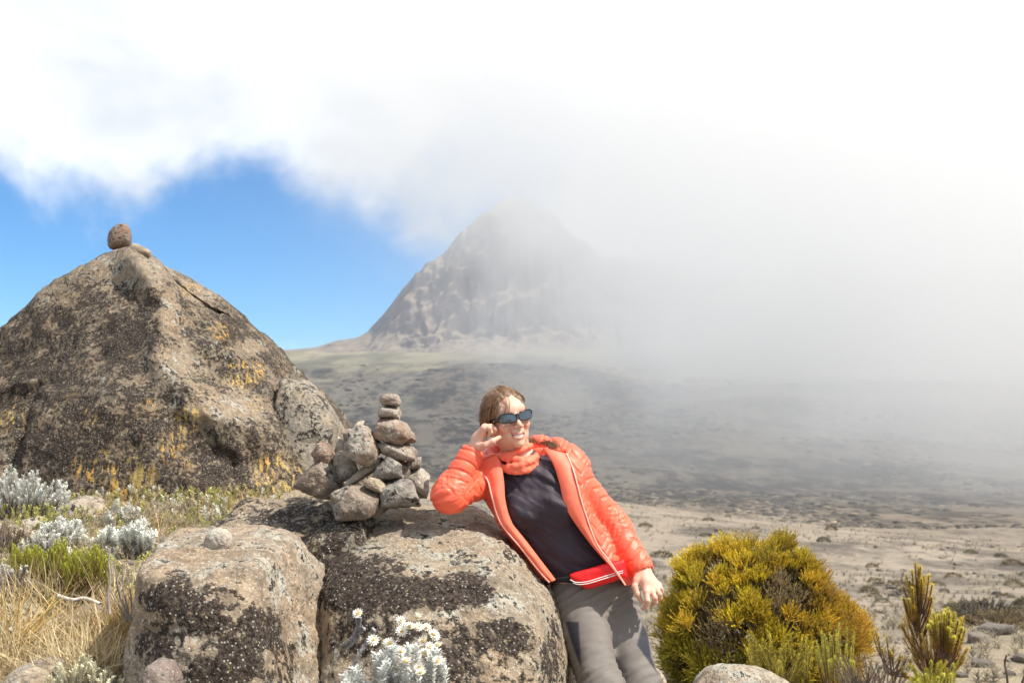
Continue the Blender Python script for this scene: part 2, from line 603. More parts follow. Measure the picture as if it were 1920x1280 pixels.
def rock_material():
    m, g = new_mat('lichened_lava_rock')
    p = g.n('ShaderNodeTexCoord').outputs['Object']
    tint = g.attr('tint', 'Color')
    dark, pale, yel = g.attr('dark'), g.attr('pale'), g.attr('yellow')
    n1 = g.noise(p, 3.2, 5, 0.6)
    n2 = g.noise(p, 17.0, 5, 0.65)
    n3 = g.noise(p, 85.0, 3, 0.7)
    n4 = g.noise(g.mapping(p, loc=(7, 3, 1)), 46.0, 4, 0.62)
    n5 = g.noise(g.mapping(p, loc=(2, 9, 4)), 8.5, 4, 0.6)
    base = g.mix(g.ramp(n2, 0.3, 0.7), (0.62, 0.6, 0.58), (1.28, 1.26, 1.22))
    c = g.mix(1.0, tint, base, 'MULTIPLY')
    warm = g.mix(1.0, c, (1.08, 0.98, 0.88), 'MULTIPLY')
    c = g.mix(g.ramp(n1, 0.42, 0.62, out=(0, 0.8)), c, warm)
    # crustose lichen: pale grey-buff crusts
    pl = g.math('MULTIPLY', g.ramp(g.math('ADD', n5, g.math('MULTIPLY_ADD', n4, 0.5, -0.25)), 0.50, 0.60), pale)
    c = g.mix(pl, c, (0.40, 0.385, 0.33))
    gr = g.ramp(n3, 0.60, 0.68, out=(0, 0.75))
    c = g.mix(gr, c, (0.50, 0.48, 0.44))
    gd = g.ramp(n3, 0.30, 0.40, out=(0.7, 0))
    c = g.mix(gd, c, (0.06, 0.052, 0.046))
    # black foliose lichen in clumps
    k = g.math('ADD', g.math('MULTIPLY', n4, 0.55), g.math('MULTIPLY', n2, 0.45))
    k = g.math('ADD', k, g.math('MULTIPLY_ADD', n5, 0.55, -0.275))
    k = g.math('ADD', k, g.math('MULTIPLY_ADD', n3, 0.22, -0.11))
    thr = g.math('MULTIPLY_ADD', dark, 0.34, -0.655)
    bl = g.ramp(g.math('ADD', k, thr), -0.02, 0.06)
    bl = g.math('MULTIPLY', bl, g.ramp(dark, 0.03, 0.15))
    blc = g.mix(g.ramp(n3, 0.4, 0.62), (0.018, 0.013, 0.011), (0.075, 0.057, 0.046))
    c = g.mix(bl, c, blc)
    # small round white spots over the black
    vo = g.n('ShaderNodeTexVoronoi', {'Vector': p, 'Scale': 75.0, 'Randomness': 1.0})
    sp = g.math('MULTIPLY', g.ramp(vo.outputs['Distance'], 0.16, 0.26, out=(1, 0)), g.ramp(n2, 0.40, 0.52))
    c = g.mix(g.math('MULTIPLY', sp, g.math('MULTIPLY', pale, 0.8)), c, (0.52, 0.51, 0.44))
    # orange and yellow lichen: streaks run down the face
    st = g.noise(g.mapping(p, (38, 38, 4.2)), 1.0, 5, 0.6)
    st2 = g.noise(g.mapping(p, (3, 3, 2.0), loc=(4, 4, 4)), 1.0, 3, 0.5)
    ys = g.math('MULTIPLY', g.ramp(st, 0.51, 0.585), g.ramp(g.math('ADD', st2, g.math('MULTIPLY_ADD', yel, 0.5, -0.5)), 0.30, 0.43))
    ys = g.math('MULTIPLY', ys, g.ramp(yel, 0.05, 0.3))
    yc = g.mix(g.ramp(n1, 0.4, 0.6), (0.58, 0.33, 0.085), (0.50, 0.37, 0.13))
    c = g.mix(g.math('MULTIPLY', ys, 0.9), c, yc)
    dots = g.math('MULTIPLY', g.ramp(g.noise(g.mapping(p, loc=(1, 5, 8)), 34.0, 4, 0.65), 0.64, 0.68), pale)
    c = g.mix(g.math('MULTIPLY', dots, 0.6), c, (0.42, 0.37, 0.17))
    hb = g.math('ADD', g.math('MULTIPLY', n2, 0.5), g.math('ADD', g.math('MULTIPLY', n3, 0.22), g.math('MULTIPLY', g.math('MULTIPLY', bl, n4), 0.45)))
    nrm = bump(g, hb, 1.0, 0.032)
    finish(g, c, 0.92, nrm, 0.2)
    return m


ROCK = rock_material()


def rock_object(name, V, F, tint, label, cat='rock', group=None, dark=0.0, pale=0.4, yellow=0.0, parent=None, seed=0):
    me = mesh_from(name, V, F)
    n = len(V)
    t = np.empty((n, 3)); t[:] = tint
    t *= (1 + 0.10 * fbm(V * 2.0 + seed, 3, seed + 3))[:, None]
    set_col(me, 'tint', t)
    for nm, v in (('dark', dark), ('pale', pale), ('yellow', yellow)):
        set_attr(me, nm, np.clip(np.broadcast_to(np.asarray(v, float), (n,)), 0, 1))
    base = Vector((float(V[:, 0].mean()), float(V[:, 1].mean()), float(V[:, 2].min())))
    o = link(name, me, ROCK, label=label, cat=cat, group=group)
    return o


def blobs(V, lst):
    """soft patches at given photograph pixels: (cx, cy, rx, ry, weight)"""
    x, y = to_px(V)
    s = np.zeros(len(V))
    for cx, cy, rx, ry, w in lst:
        d = np.sqrt(((x - cx) / rx) ** 2 + ((y - cy) / ry) ** 2)
        s = np.maximum(s, w * (1 - sstep(0.25, 1.35, d)))
    return s


def build_boulder():
    c = at(225, 860, 8.5)
    sil = [((0, 605), (120, 515)), ((120, 512), (215, 464)), ((215, 463), (262, 464)), ((262, 464), (340, 512)), ((340, 515), (440, 605)),
           ((440, 608), (545, 712)), ((545, 712), (640, 880)), ((-160, 760), (0, 608))]
    pl = []
    for a, b in sil:
        A, B = at(a[0], a[1], 8.5), at(b[0], b[1], 8.5)
        e = B - A
        n = Vector((-e.z, 0, e.x)).normalized()
        if n.dot(A - c) < 0:
            n = -n
        pl.append((n, n.dot(A - c)))
    pl += [through(c, (-0.42, -0.72, 0.55), at(180, 600, 7.85)), through(c, (0.42, -0.70, 0.58), at(400, 680, 7.65)),
           through(c, (-0.12, -0.97, 0.22), at(230, 820, 7.2)), through(c, (0.30, -0.92, 0.25), at(420, 840, 7.15)),
           through(c, (0.80, -0.55, 0.22), at(600, 840, 7.8)), through(c, (-0.8, -0.5, 0.3), at(-120, 800, 8.0)),
           ((0, 1, 0.25), 1.5), ((0, 0, -1), 1.2), ((-1, 0, 0), 2.3)]
    V, F = poly_rock(c, [(n_, h_ * 1.03) for n_, h_ in pl], p=20, n=190, seed=4, rough=0.055, freq=2.2, fine=0.014, size=1.4, warp=0.05, chip=0.05)
    # the ridge that runs down its face, and the hollow right of it
    px, py = to_px(V)
    ridge = np.array([(255, 480), (318, 575), (300, 670), (365, 745), (490, 815)], float)
    dd = np.full(len(V), 1e9); side = np.zeros(len(V))
    for i in range(len(ridge) - 1):
        a, e = ridge[i], ridge[i + 1] - ridge[i]
        t = np.clip(((px - a[0]) * e[0] + (py - a[1]) * e[1]) / (e @ e), 0, 1)
        q = np.hypot(px - a[0] - t * e[0], py - a[1] - t * e[1])
        side = np.where(q < dd, (px - a[0]) * e[1] - (py - a[1]) * e[0], side)
        dd = np.minimum(dd, q)
    front = (V[:, 1] < 8.6)
    push = 0.07 * np.exp(-(dd / 34) ** 2) - 0.08 * np.exp(-((dd - 60) / 45) ** 2) * (side > 0) - 0.05 * np.exp(-((dd - 55) / 40) ** 2) * (side < 0)
    crack = fbm(V * np.array([1.1, 1.1, 0.7]) + 3, 4, 93, ridged=True)
    push = push - 0.07 * sstep(0.55, 0.85, crack)
    V = V - np.array((0, 1.0, -0.25)) * (push * front)[:, None]
    d = 0.54 + 0.16 * fbm(V * 1.6, 3, 8)
    d = np.maximum(d, blobs(V, [(120, 850, 160, 90, .72), (250, 640, 130, 110, .70), (60, 720, 110, 110, .70), (440, 620, 60, 60, .68), (420, 860, 160, 80, .66)]))
    d = d * (1 - blobs(V, [(230, 500, 130, 45, .6), (90, 545, 70, 30, .5), (320, 590, 26, 60, .6), (310, 680, 60, 40, .5), (420, 770, 90, 34, .6), (380, 545, 50, 30, .5),
                           (470, 650, 40, 20, .5), (560, 760, 50, 60, .4)]))
    ye = 0.24 + 0.70 * blobs(V, [(290, 880, 130, 90, .9), (200, 900, 60, 80, .55), (530, 890, 80, 60, .9), (40, 800, 60, 60, .7), (460, 700, 45, 35, .9), (355, 545, 30, 18, .9),
                   (412, 620, 25, 45, .8), (270, 770, 60, 50, .9), (170, 780, 40, 40, .7), (350, 790, 45, 45, .7), (90, 790, 40, 40, .5), (300, 940, 120, 60, .9), (120, 700, 60, 50, .55), (480, 780, 60, 60, .6), (230, 850, 40, 60, .9)])
    rock_object('boulder', V, F, (0.215, 0.175, 0.13), 'huge peaked boulder streaked with orange lichen against the blue sky', 'boulder',
                dark=d, pale=0.75, yellow=ye, seed=4)
    # wedge at its right foot
    c, pl = outline_planes([(530, 720), (556, 704), (582, 712), (612, 745), (640, 790), (650, 830), (640, 920), (560, 940), (520, 860)], 8.2, 1.0, 3)
    V, F = poly_rock(c, pl, p=14, n=60, seed=12, rough=0.05, freq=2.4, fine=0.012)
    rock_object('rock_wedge', V, F, (0.27, 0.24, 0.20), 'grey rock wedge leaning on the right flank of the peaked boulder', dark=0.35, pale=0.8, yellow=0.25, seed=12)


def build_seat_rocks():
    # the rock she leans on
    c = at(820, 1190, 4.05)
    pl = [through(c, (0.0, -0.20, 0.98), at(760, 958, 4.40)), through(c, (-0.28, -0.30, 0.90), at(650, 1000, 4.15)),
          through(c, (0.02, -0.70, 0.70), at(800, 1088, 3.66)), through(c, (0.0, -0.985, 0.17), at(800, 1190, 3.44)),
          through(c, (0.50, -0.08, 0.86), at(905, 972, 4.30)), through(c, (0.74, -0.12, 0.66), at(985, 1052, 4.12)),
          through(c, (0.985, -0.12, 0.10), at(1050, 1190, 4.0)), through(c, (0.45, -0.80, 0.40), at(1005, 1150, 3.62)),
          through(c, (-0.98, -0.15, 0.1), at(598, 1150, 3.9)), through(c, (-0.55, -0.75, 0.35), at(640, 1120, 3.62)),
          ((0.1, 1, 0.1), 0.52), ((0, 0, -1), 0.85)]
    V, F = poly_rock(c, pl, p=20, n=190, seed=22, rough=0.05, freq=2.6, fine=0.022, size=0.45, warp=0.05)
    d = blobs(V, [(690, 1110, 120, 62, .80), (640, 1075, 50, 60, .8), (800, 1110, 110, 40, .82), (880, 1105, 60, 40, .7), (720, 1060, 60, 30, .6), (660, 1010, 40, 30, .55)])
    d = np.maximum(d, blobs(V, [(880, 1200, 170, 55, .50), (960, 1200, 70, 50, .62), (900, 1260, 180, 60, .42), (700, 1190, 110, 60, .6), (1035, 1230, 30, 90, .5)]))
    d = np.maximum(d * 1.22, 0.22)
    ye = blobs(V, [(760, 1030, 60, 20, .3), (905, 985, 30, 18, .35)])
    rock_object('rock', V, F, (0.262, 0.222, 0.172), 'rounded tan rock blotched with black lichen under the leaning person', dark=d, pale=0.72, yellow=ye, seed=22)
    # squared block on the left
    c = at(425, 1185, 3.65)
    pl = [through(c, (-0.02, -0.12, 0.99), at(430, 1010, 3.7)), through(c, (-0.08, -0.96, 0.14), at(400, 1120, 3.16)),
          through(c, (0.10, -0.66, 0.74), at(420, 1068, 3.28)),
          through(c, (0.62, -0.76, 0.2), at(528, 1120, 3.28)), through(c, (0.93, -0.12, 0.30), at(588, 1110, 3.75)), through(c, (0.6, 0.35, 0.7), at(560, 1000, 3.85)),
          through(c, (-0.98, -0.1, 0.08), at(251, 1090, 3.4)), through(c, (-0.70, -0.70, 0.1), at(275, 1110, 3.24)),
          through(c, (-0.45, 0.75, 0.5), at(380, 985, 3.95)), ((0, 1, 0.3), 0.52), ((0, 0, -1), 0.75)]
    V, F = poly_rock(c, pl, p=18, n=180, seed=41, rough=0.045, freq=2.4, fine=0.020, size=0.45, warp=0.04, chip=0.03)
    d = blobs(V, [(320, 1120, 75, 55, .72), (400, 1150, 110, 70, .55), (470, 1180, 80, 70, .62), (440, 1250, 120, 70, .58), (300, 1200, 60, 80, .45), (520, 1230, 50, 70, .5)])
    d = np.maximum(d * 1.25, 0.20)
    rock_object('rock', V, F, (0.255, 0.211, 0.162), 'squared tan block with dark lichen front carrying one pale pebble', dark=d, pale=0.8,
                yellow=blobs(V, [(410, 1050, 90, 25, .25)]), seed=41)
    # flatter slab behind it, under the cairn
    c, pl = outline_planes([(385, 1000), (430, 950), (510, 924), (600, 922), (626, 950), (628, 985), (600, 1060), (430, 1100)], 4.35, 0.85, 9)
    pl.append(through(c, (0, -0.35, 0.93), at(500, 948, 4.4)))
    V, F = poly_rock(c, pl, p=12, n=90, seed=51, rough=0.06, freq=2.6, fine=0.012, chip=0.05)
    rock_object('rock_slab', V, F, (0.24, 0.20, 0.15), 'low grey slab with a crack behind the squared block', dark=0.48, pale=0.75, yellow=0.15, seed=51)
    c, pl = outline_planes([(575, 1000), (630, 975), (700, 965), (720, 1010), (690, 1080), (600, 1090), (580, 1050)], 4.25, 0.5, 19)
    V, F = poly_rock(c, pl, p=10, n=60, seed=53, rough=0.08, freq=2.6, fine=0.015)
    rock_object('wedged_rock', V, F, (0.22, 0.195, 0.155), 'dark lichen-covered rock wedged below the cairn between the two large rocks', dark=0.55, pale=0.9, yellow=0.6, seed=53)


def build_cairn():
    def z(pts):
        return [(520 + x / 4.572, 720 + y / 4.572) for x, y in pts]
    G = 'stones of the cairn'
    brown, grey, palec, red = (0.215, 0.175, 0.145), (0.21, 0.195, 0.18), (0.37, 0.335, 0.29), (0.225, 0.165, 0.135)
    S = [
        ('broad bottom stone of the cairn, front and centre', z([(460, 1000), (490, 930), (600, 875), (740, 865), (880, 935), (912, 1000), (870, 1110), (700, 1165), (570, 1165), (490, 1100)]), 4.16, .24, brown, .18, .5),
        ('wide sloping dark stone at the left foot of the cairn', z([(152, 850), (320, 690), (400, 655), (480, 700), (525, 790), (552, 880), (450, 995), (350, 940), (200, 905)]), 4.27, .22, brown, .22, .35),
        ('small reddish stone on the left shoulder of the cairn', z([(308, 620), (385, 500), (432, 515), (488, 600), (470, 670), (400, 675), (330, 655)]), 4.30, .12, red, .1, .3),
        ('smooth pale grey slab upright in the cairn', z([(482, 650), (515, 590), (600, 528), (650, 640), (745, 690), (705, 755), (540, 838), (500, 730)]), 4.29, .09, (0.30, 0.265, 0.22), .0, .25),
        ('pointed pale slab behind the upright slab', z([(488, 600), (520, 455), (595, 515), (600, 620), (540, 660)]), 4.38, .07, palec, 0, .2),
        ('large knobbly stone at the top left of the cairn', z([(602, 520), (640, 420), (700, 383), (800, 395), (870, 510), (884, 570), (835, 660), (750, 697), (660, 645), (608, 590)]), 4.22, .20, (0.27, 0.225, 0.19), .15, .7),
        ('small pale stone perched on the knobbly stone', z([(655, 365), (680, 332), (745, 322), (758, 400), (700, 415), (655, 405)]), 4.25, .07, palec, 0, .5),
        ('thin reddish stone behind the knobbly stone', z([(578, 400), (632, 396), (650, 480), (604, 520), (584, 470)]), 4.36, .08, red, 0, .3),
        ('brown stone edge behind the right of the knobbly stone', z([(800, 410), (862, 450), (878, 535), (830, 600), (770, 500)]), 4.36, .08, brown, .1, .3),
        ('narrow slab slanting through the middle of the cairn', z([(580, 875), (690, 745), (830, 650), (902, 636), (872, 722), (760, 795), (640, 870)]), 4.25, .12, (0.28, 0.245, 0.20), .05, .5),
        ('small yellowish oval pebble low in the cairn', z([(750, 835), (800, 803), (870, 818), (918, 880), (918, 952), (840, 922), (775, 892)]), 4.13, .09, (0.34, 0.285, 0.21), 0, .6),
        ('dark speckled stone under the balanced stack', z([(832, 800), (880, 690), (930, 638), (1020, 636), (1104, 710), (1104, 795), (1000, 835), (900, 845)]), 4.24, .20, grey, .25, .7),
        ('grey pitted stone at the right front foot of the cairn', z([(908, 860), (990, 823), (1090, 812), (1162, 870), (1213, 1010), (1100, 1055), (920, 1060), (903, 960)]), 4.20, .22, grey, .15, .5),
        ('upright pale stone at the right end of the cairn', z([(1105, 765), (1220, 715), (1262, 740), (1295, 840), (1288, 945), (1230, 973), (1175, 930)]), 4.34, .16, palec, .05, .8),
        ('small pale stone wedged above the upright end stone', z([(1080, 680), (1150, 650), (1228, 640), (1222, 722), (1110, 745)]), 4.33, .11, palec, 0, .5),
        ('lowest stone of the balanced stack, brown and oblong', z([(882, 580), (930, 495), (1000, 485), (1120, 540), (1184, 600), (1168, 652), (1120, 670), (1050, 640), (920, 625)]), 4.25, .19, (0.23, 0.18, 0.15), .15, .6),
        ('large reddish wedge, second stone of the balanced stack', z([(846, 385), (876, 300), (960, 291), (1060, 318), (1140, 420), (1152, 470), (1080, 512), (1000, 492), (880, 462)]), 4.25, .19, (0.265, 0.195, 0.155), .05, .35),
        ('pale rounded stone near the top of the balanced stack', z([(877, 285), (884, 208), (940, 181), (1020, 193), (1048, 230), (1030, 302), (960, 294), (890, 298)]), 4.25, .13, (0.36, 0.32, 0.28), 0, .5),
        ('topmost small stone of the balanced stack', z([(878, 130), (900, 93), (970, 85), (1040, 110), (1057, 150), (1020, 190), (930, 184)]), 4.25, .11, (0.26, 0.215, 0.185), .05, .5),
    ]
    for i, (lab, poly, Y, th, tint, dk, pa) in enumerate(S):
        c, pl = outline_planes(poly, Y, th, 60 + i)
        V, F = poly_rock(c, [(n_, h_ * 1.07) for n_, h_ in pl], p=22, n=36, seed=100 + i, rough=0.07, freq=2.4, fine=0.035, warp=0.04, chip=0.08)
        rock_object('cairn_stone', V, F, tint, lab, 'stone', G, dark=dk, pale=pa, yellow=0.0, seed=i)
    T = [('cairn_stone', 'upright reddish stone balanced on the boulder summit', [(203, 455), (209, 435), (224, 421), (240, 421), (247, 435), (244, 460), (226, 470), (206, 468)], 8.45, .17, (0.20, 0.14, 0.115), .2, .3, 'stones on the boulder'),
         ('cairn_stone', 'small flat stone lying beside the upright stone on the summit', [(241, 466), (250, 457), (263, 460), (284, 472), (281, 482), (262, 480)], 8.40, .12, (0.31, 0.26, 0.205), 0, .4, 'stones on the boulder'),
         ('pebble', 'single pale round pebble on the squared tan block', [(382, 1015), (389, 996), (408, 987), (427, 993), (437, 1010), (432, 1030), (410, 1038), (387, 1032)], 3.58, .085, (0.36, 0.33, 0.31), .05, .9, None)]
    for i, (nm, lab, poly, Y, th, tint, dk, pa, G) in enumerate(T):
        c, pl = outline_planes(poly, Y, th, 90 + i)
        V, F = poly_rock(c, pl, p=9, n=34, seed=140 + i, rough=0.06, freq=2.2, fine=0.025)
        rock_object(nm, V, F, tint, lab, 'stone', G, dark=dk, pale=pa, seed=140 + i)


def build_loose_rocks():
    R = [('low grey rock among silver shrubs before the big boulder', [(112, 990), (120, 945), (150, 928), (190, 932), (215, 960), (225, 1010), (170, 1040)], 6.6, .5, .3, .9),
         ('lichened rock half hidden by dry grass at the left edge', [(-30, 1190), (-10, 1135), (40, 1122), (90, 1135), (120, 1160), (122, 1210), (40, 1230)], 4.3, .4, .2, .7),
         ('pale rounded rock in the grass left of the squared block', [(118, 1200), (130, 1150), (165, 1130), (195, 1138), (210, 1170), (205, 1215)], 4.2, .3, .05, .4),
         ('smooth grey rock in the bottom left corner', [(5, 1330), (15, 1262), (60, 1240), (105, 1246), (130, 1290), (120, 1340)], 3.4, .25, .1, .5),
         ('dark reddish stone at the foot of the squared block', [(262, 1330), (268, 1262), (290, 1236), (315, 1240), (334, 1275), (335, 1340)], 3.05, .16, .1, .2),
         ('rough grey rock in front of the yellow heather bush', [(1285, 1330), (1300, 1276), (1330, 1246), (1375, 1233), (1410, 1246), (1440, 1246), (1470, 1268), (1485, 1330)], 5.0, .4, .15, .9),
         ('pale rock showing between the leaning rock and her leg', [(1050, 1300), (1062, 1225), (1085, 1215), (1120, 1225), (1130, 1310)], 5.2, .35, .1, .6),
         ('speckled rock behind her left shin', [(1180, 1320), (1190, 1255), (1222, 1248), (1245, 1262), (1258, 1320)], 5.0, .3, .3, .8),
         ('grey rocks heaped behind the heath on the left bank', [(20, 1040), (30, 985), (70, 965), (105, 985), (115, 1040)], 6.2, .4, .1, .6),
         ]
    for i, (lab, poly, Y, th, dk, pa) in enumerate(R):
        c, pl = outline_planes(poly, Y, th, 200 + i)
        V, F = poly_rock(c, pl, p=9, n=46, seed=200 + i, rough=0.08, freq=2.4, fine=0.03)
        tint = (0.30, 0.26, 0.21) if i != 4 else (0.19, 0.15, 0.135)
        rock_object('rock', V, F, tint, lab.replace('rocks heaped', 'rock lying'), 'rock', None, dark=dk, pale=pa, yellow=0.1, seed=i)


build_boulder()
build_seat_rocks()
build_cairn()
build_loose_rocks()
# ------------------------------------------------------------------ implicit surfaces -> meshes
def surface(fn, lo, hi, h, margin=0.0):
    """sample a signed distance in a box (only near its surface) and mesh it with surface nets"""
    B = 8
    lo = np.array(lo, np.float32); hi = np.array(hi, np.float32)
    nb = np.ceil((hi - lo) / (h * B)).astype(int) + 1
    n = nb * B
    bi = np.stack(np.meshgrid(*[np.arange(k) for k in nb], indexing='ij'), -1).reshape(-1, 3)
    d = fn((lo + (bi * B + (B - 1) / 2.0) * h).astype(np.float32))
    keep = np.abs(d) < (B * h * 0.87 * 1.25 + h + margin)
    D = np.where(d < 0, -1.0, 1.0).astype(np.float32).reshape(nb)
    D = np.repeat(np.repeat(np.repeat(D, B, 0), B, 1), B, 2)
    o = np.stack(np.meshgrid(*[np.arange(B)] * 3, indexing='ij'), -1).reshape(-1, 3)
    kb = bi[keep]
    for s in range(0, len(kb), 700):
        idx = (kb[s:s + 700, None, :] * B + o[None]).reshape(-1, 3)
        D[idx[:, 0], idx[:, 1], idx[:, 2]] = fn((lo + idx * h).astype(np.float32))
    S = D < 0
    cnt = np.zeros(n - 1, np.int8)
    for a in (0, 1):
        for b in (0, 1):
            for c in (0, 1):
                cnt += S[a:n[0] - 1 + a, b:n[1] - 1 + b, c:n[2] - 1 + c]
    act = np.argwhere((cnt > 0) & (cnt < 8))
    vid = np.full(n - 1, -1, np.int32)
    vid[act[:, 0], act[:, 1], act[:, 2]] = np.arange(len(act))
    acc = np.zeros((len(act), 3), np.float32); k = np.zeros(len(act), np.float32)
    cor = [(a, b, c) for a in (0, 1) for b in (0, 1) for c in (0, 1)]
    for p in cor:
        for ax in range(3):
            if p[ax]:
                continue
            q = list(p); q[ax] = 1
            A = D[act[:, 0] + p[0], act[:, 1] + p[1], act[:, 2] + p[2]]
            C = D[act[:, 0] + q[0], act[:, 1] + q[1], act[:, 2] + q[2]]
            m = (A < 0) != (C < 0)
            t = np.where(m, A / np.where(m, A - C, 1), 0)
            pos = np.tile(np.array(p, np.float32), (len(act), 1))
            pos[:, ax] = t
            acc += pos * m[:, None]; k += m
    V = lo + (act + acc / np.maximum(k, 1)[:, None]) * h
    F = []
    for ax in range(3):
        b, c = [(1, 2), (2, 0), (0, 1)][ax]
        sl0 = [slice(1, -1)] * 3; sl1 = [slice(1, -1)] * 3
        sl0[ax] = slice(0, n[ax] - 1); sl1[ax] = slice(1, n[ax])
        s0, s1 = S[tuple(sl0)], S[tuple(sl1)]
        e = np.argwhere(s0 != s1)
        off = np.array([1, 1, 1]); off[ax] = 0
        e = e + off
        g = S[e[:, 0], e[:, 1], e[:, 2]]
        def cell(db, dc):
            q = e.copy(); q[:, b] += db; q[:, c] += dc
            return vid[q[:, 0], q[:, 1], q[:, 2]]
        Q = np.stack([cell(-1, -1), cell(0, -1), cell(0, 0), cell(-1, 0)], -1)
        Q[~g] = Q[~g][:, ::-1]
        F.append(Q)
    F = np.concatenate(F)
    return V, F[(F >= 0).all(1)]


def rc(P, a, b, ra, rb):
    a = np.asarray(a, np.float32); b = np.asarray(b, np.float32)
    ba = b - a
    t = np.clip(((P - a) @ ba) / max(float(ba @ ba), 1e-9), 0, 1)
    return np.linalg.norm(P - a - t[:, None] * ba, axis=1) - (ra + (rb - ra) * t)


def ell(P, c, r, R=None):
    q = P - np.asarray(c, np.float32)
    if R is not None:
        q = q @ np.asarray(R, np.float32)
    r = np.asarray(r, np.float32)
    k0 = np.linalg.norm(q / r, axis=1)
    k1 = np.linalg.norm(q / (r * r), axis=1)
    return k0 * (k0 - 1) / np.maximum(k1, 1e-6)


def smin(a, b, k):
    h = np.maximum(k - np.abs(a - b), 0) / k
    return np.minimum(a, b) - h * h * k * 0.25


def smax(a, b, k):
    return -smin(-a, -b, k)


def chain(P, pts, rad, k=0.01):
    d = None
    for i in range(len(pts) - 1):
        e = rc(P, pts[i], pts[i + 1], rad[i], rad[i + 1])
        d = e if d is None else smin(d, e, k)
    return d


def poly2(px, py, poly):
    """signed distance (in pixels) to a polygon, negative inside"""
    poly = np.asarray(poly, np.float32)
    d = np.full(px.shape, 1e9, np.float32)
    inside = np.zeros(px.shape, bool)
    for i in range(len(poly)):
        a, b = poly[i], poly[(i + 1) % len(poly)]
        ex, ey = b - a
        wx, wy = px - a[0], py - a[1]
        t = np.clip((wx * ex + wy * ey) / (ex * ex + ey * ey + 1e-9), 0, 1)
        d = np.minimum(d, (wx - ex * t) ** 2 + (wy - ey * t) ** 2)
        cond = (a[1] > py) != (b[1] > py)
        xi = a[0] + (py - a[1]) * (ex / (ey if abs(ey) > 1e-9 else 1e-9))
        inside ^= cond & (px < xi)
    return np.sqrt(d) * np.where(inside, -1, 1)


def polyline(P, pts):
    """nearest point on a polyline: (distance, arc length, index)"""
    pts = np.asarray(pts, np.float32)
    best = np.full(len(P), 1e9, np.float32); s = np.zeros(len(P), np.float32); run = 0.0
    for i in range(len(pts) - 1):
        ba = pts[i + 1] - pts[i]
        L = float(np.linalg.norm(ba))
        t = np.clip(((P - pts[i]) @ ba) / (L * L), 0, 1)
        d = np.linalg.norm(P - pts[i] - t[:, None] * ba, axis=1)
        m = d < best
        best = np.where(m, d, best); s = np.where(m, run + t * L, s)
        run += L
    return best, s


def vnormals(V, F):
    a = V[F[:, 2]] - V[F[:, 0]]; b = V[F[:, 3]] - V[F[:, 1]]
    fn = np.cross(a, b)
    N = np.zeros_like(V)
    for k in range(4):
        np.add.at(N, F[:, k], fn)
    return N / np.maximum(np.linalg.norm(N, axis=1), 1e-9)[:, None]


def relax(V, F, it=2):
    for _ in range(it):
        S = np.zeros_like(V); n = np.zeros(len(V), np.float32)
        for k in range(4):
            np.add.at(S, F[:, k], V[F[:, (k + 1) % 4]] + V[F[:, (k + 3) % 4]])
            np.add.at(n, F[:, k], 2)
        V = 0.5 * V + 0.5 * S / np.maximum(n, 1)[:, None]
    return V


def tube(pts, rad, sides=6, closed_ends=True):
    """tube along points; rad scalar or list"""
    pts = [Vector(p) for p in pts]
    n = len(pts)
    rad = [rad] * n if np.isscalar(rad) else list(rad)
    V, F = [], []
    ref = Vector((0.31, 0.2, 0.93))
    for i, p in enumerate(pts):
        t = (pts[min(i + 1, n - 1)] - pts[max(i - 1, 0)]).normalized()
        a = t.cross(ref)
        if a.length < 1e-3:
            a = t.cross(Vector((1, 0, 0)))
        a.normalize(); b = t.cross(a)
        for k in range(sides):
            w = 2 * math.pi * k / sides
            V.append(p + (a * math.cos(w) + b * math.sin(w)) * rad[i])
    for i in range(n - 1):
        for k in range(sides):
            k2 = (k + 1) % sides
            F.append((i * sides + k, i * sides + k2, (i + 1) * sides + k2, (i + 1) * sides + k))
    return np.array([v[:] for v in V]), np.array(F)


def join(parts):
    V, F, off = [], [], 0
    for v, f in parts:
        V.append(v); F.append(np.asarray(f) + off); off += len(v)
    return np.concatenate(V), np.concatenate(F)


def dense(pts, n):
    """resample a polyline smoothly (Catmull-Rom) to n points"""
    pts = np.array([tuple(p) for p in pts], float)
    m = len(pts)
    out = []
    for u in np.linspace(0, m - 1, n):
        i = min(int(u), m - 2); t = u - i
        p0, p1, p2, p3 = pts[max(i - 1, 0)], pts[i], pts[i + 1], pts[min(i + 2, m - 1)]
        out.append(0.5 * ((2 * p1) + (-p0 + p2) * t + (2 * p0 - 5 * p1 + 4 * p2 - p3) * t * t + (-p0 + 3 * p1 - 3 * p2 + p3) * t ** 3))
    return np.array(out)


def strip(A, Bp, n=60, m=8, thick=0.008, bulge=0.0, seed=0, wob=0.0):
    """thick cloth strip between two polylines; bulge pushes it to -Y"""
    a, b = dense(A, n), dense(Bp, n)
    w = np.linspace(0, 1, m)
    G = a[:, None, :] * (1 - w)[None, :, None] + b[:, None, :] * w[None, :, None]
    G[:, :, 1] -= bulge * np.sin(w * math.pi)[None, :]
    if wob:
        G[:, :, 1] += wob * fbm(G * np.array([22, 22, 14]), 3, seed)
    T = G.copy(); T[:, :, 1] += thick
    V = np.concatenate([G.reshape(-1, 3), T.reshape(-1, 3)])
    i = np.arange(n * m).reshape(n, m); o = n * m
    q = np.stack([i[:-1, :-1], i[1:, :-1], i[1:, 1:], i[:-1, 1:]], -1).reshape(-1, 4)
    F = [q, q[:, ::-1] + o]
    for e in (i[0, :], i[-1, :][::-1], i[:, 0][::-1], i[:, -1]):
        F.append(np.stack([e[:-1], e[1:], e[1:] + o, e[:-1] + o], -1))
    return V, np.concatenate(F)


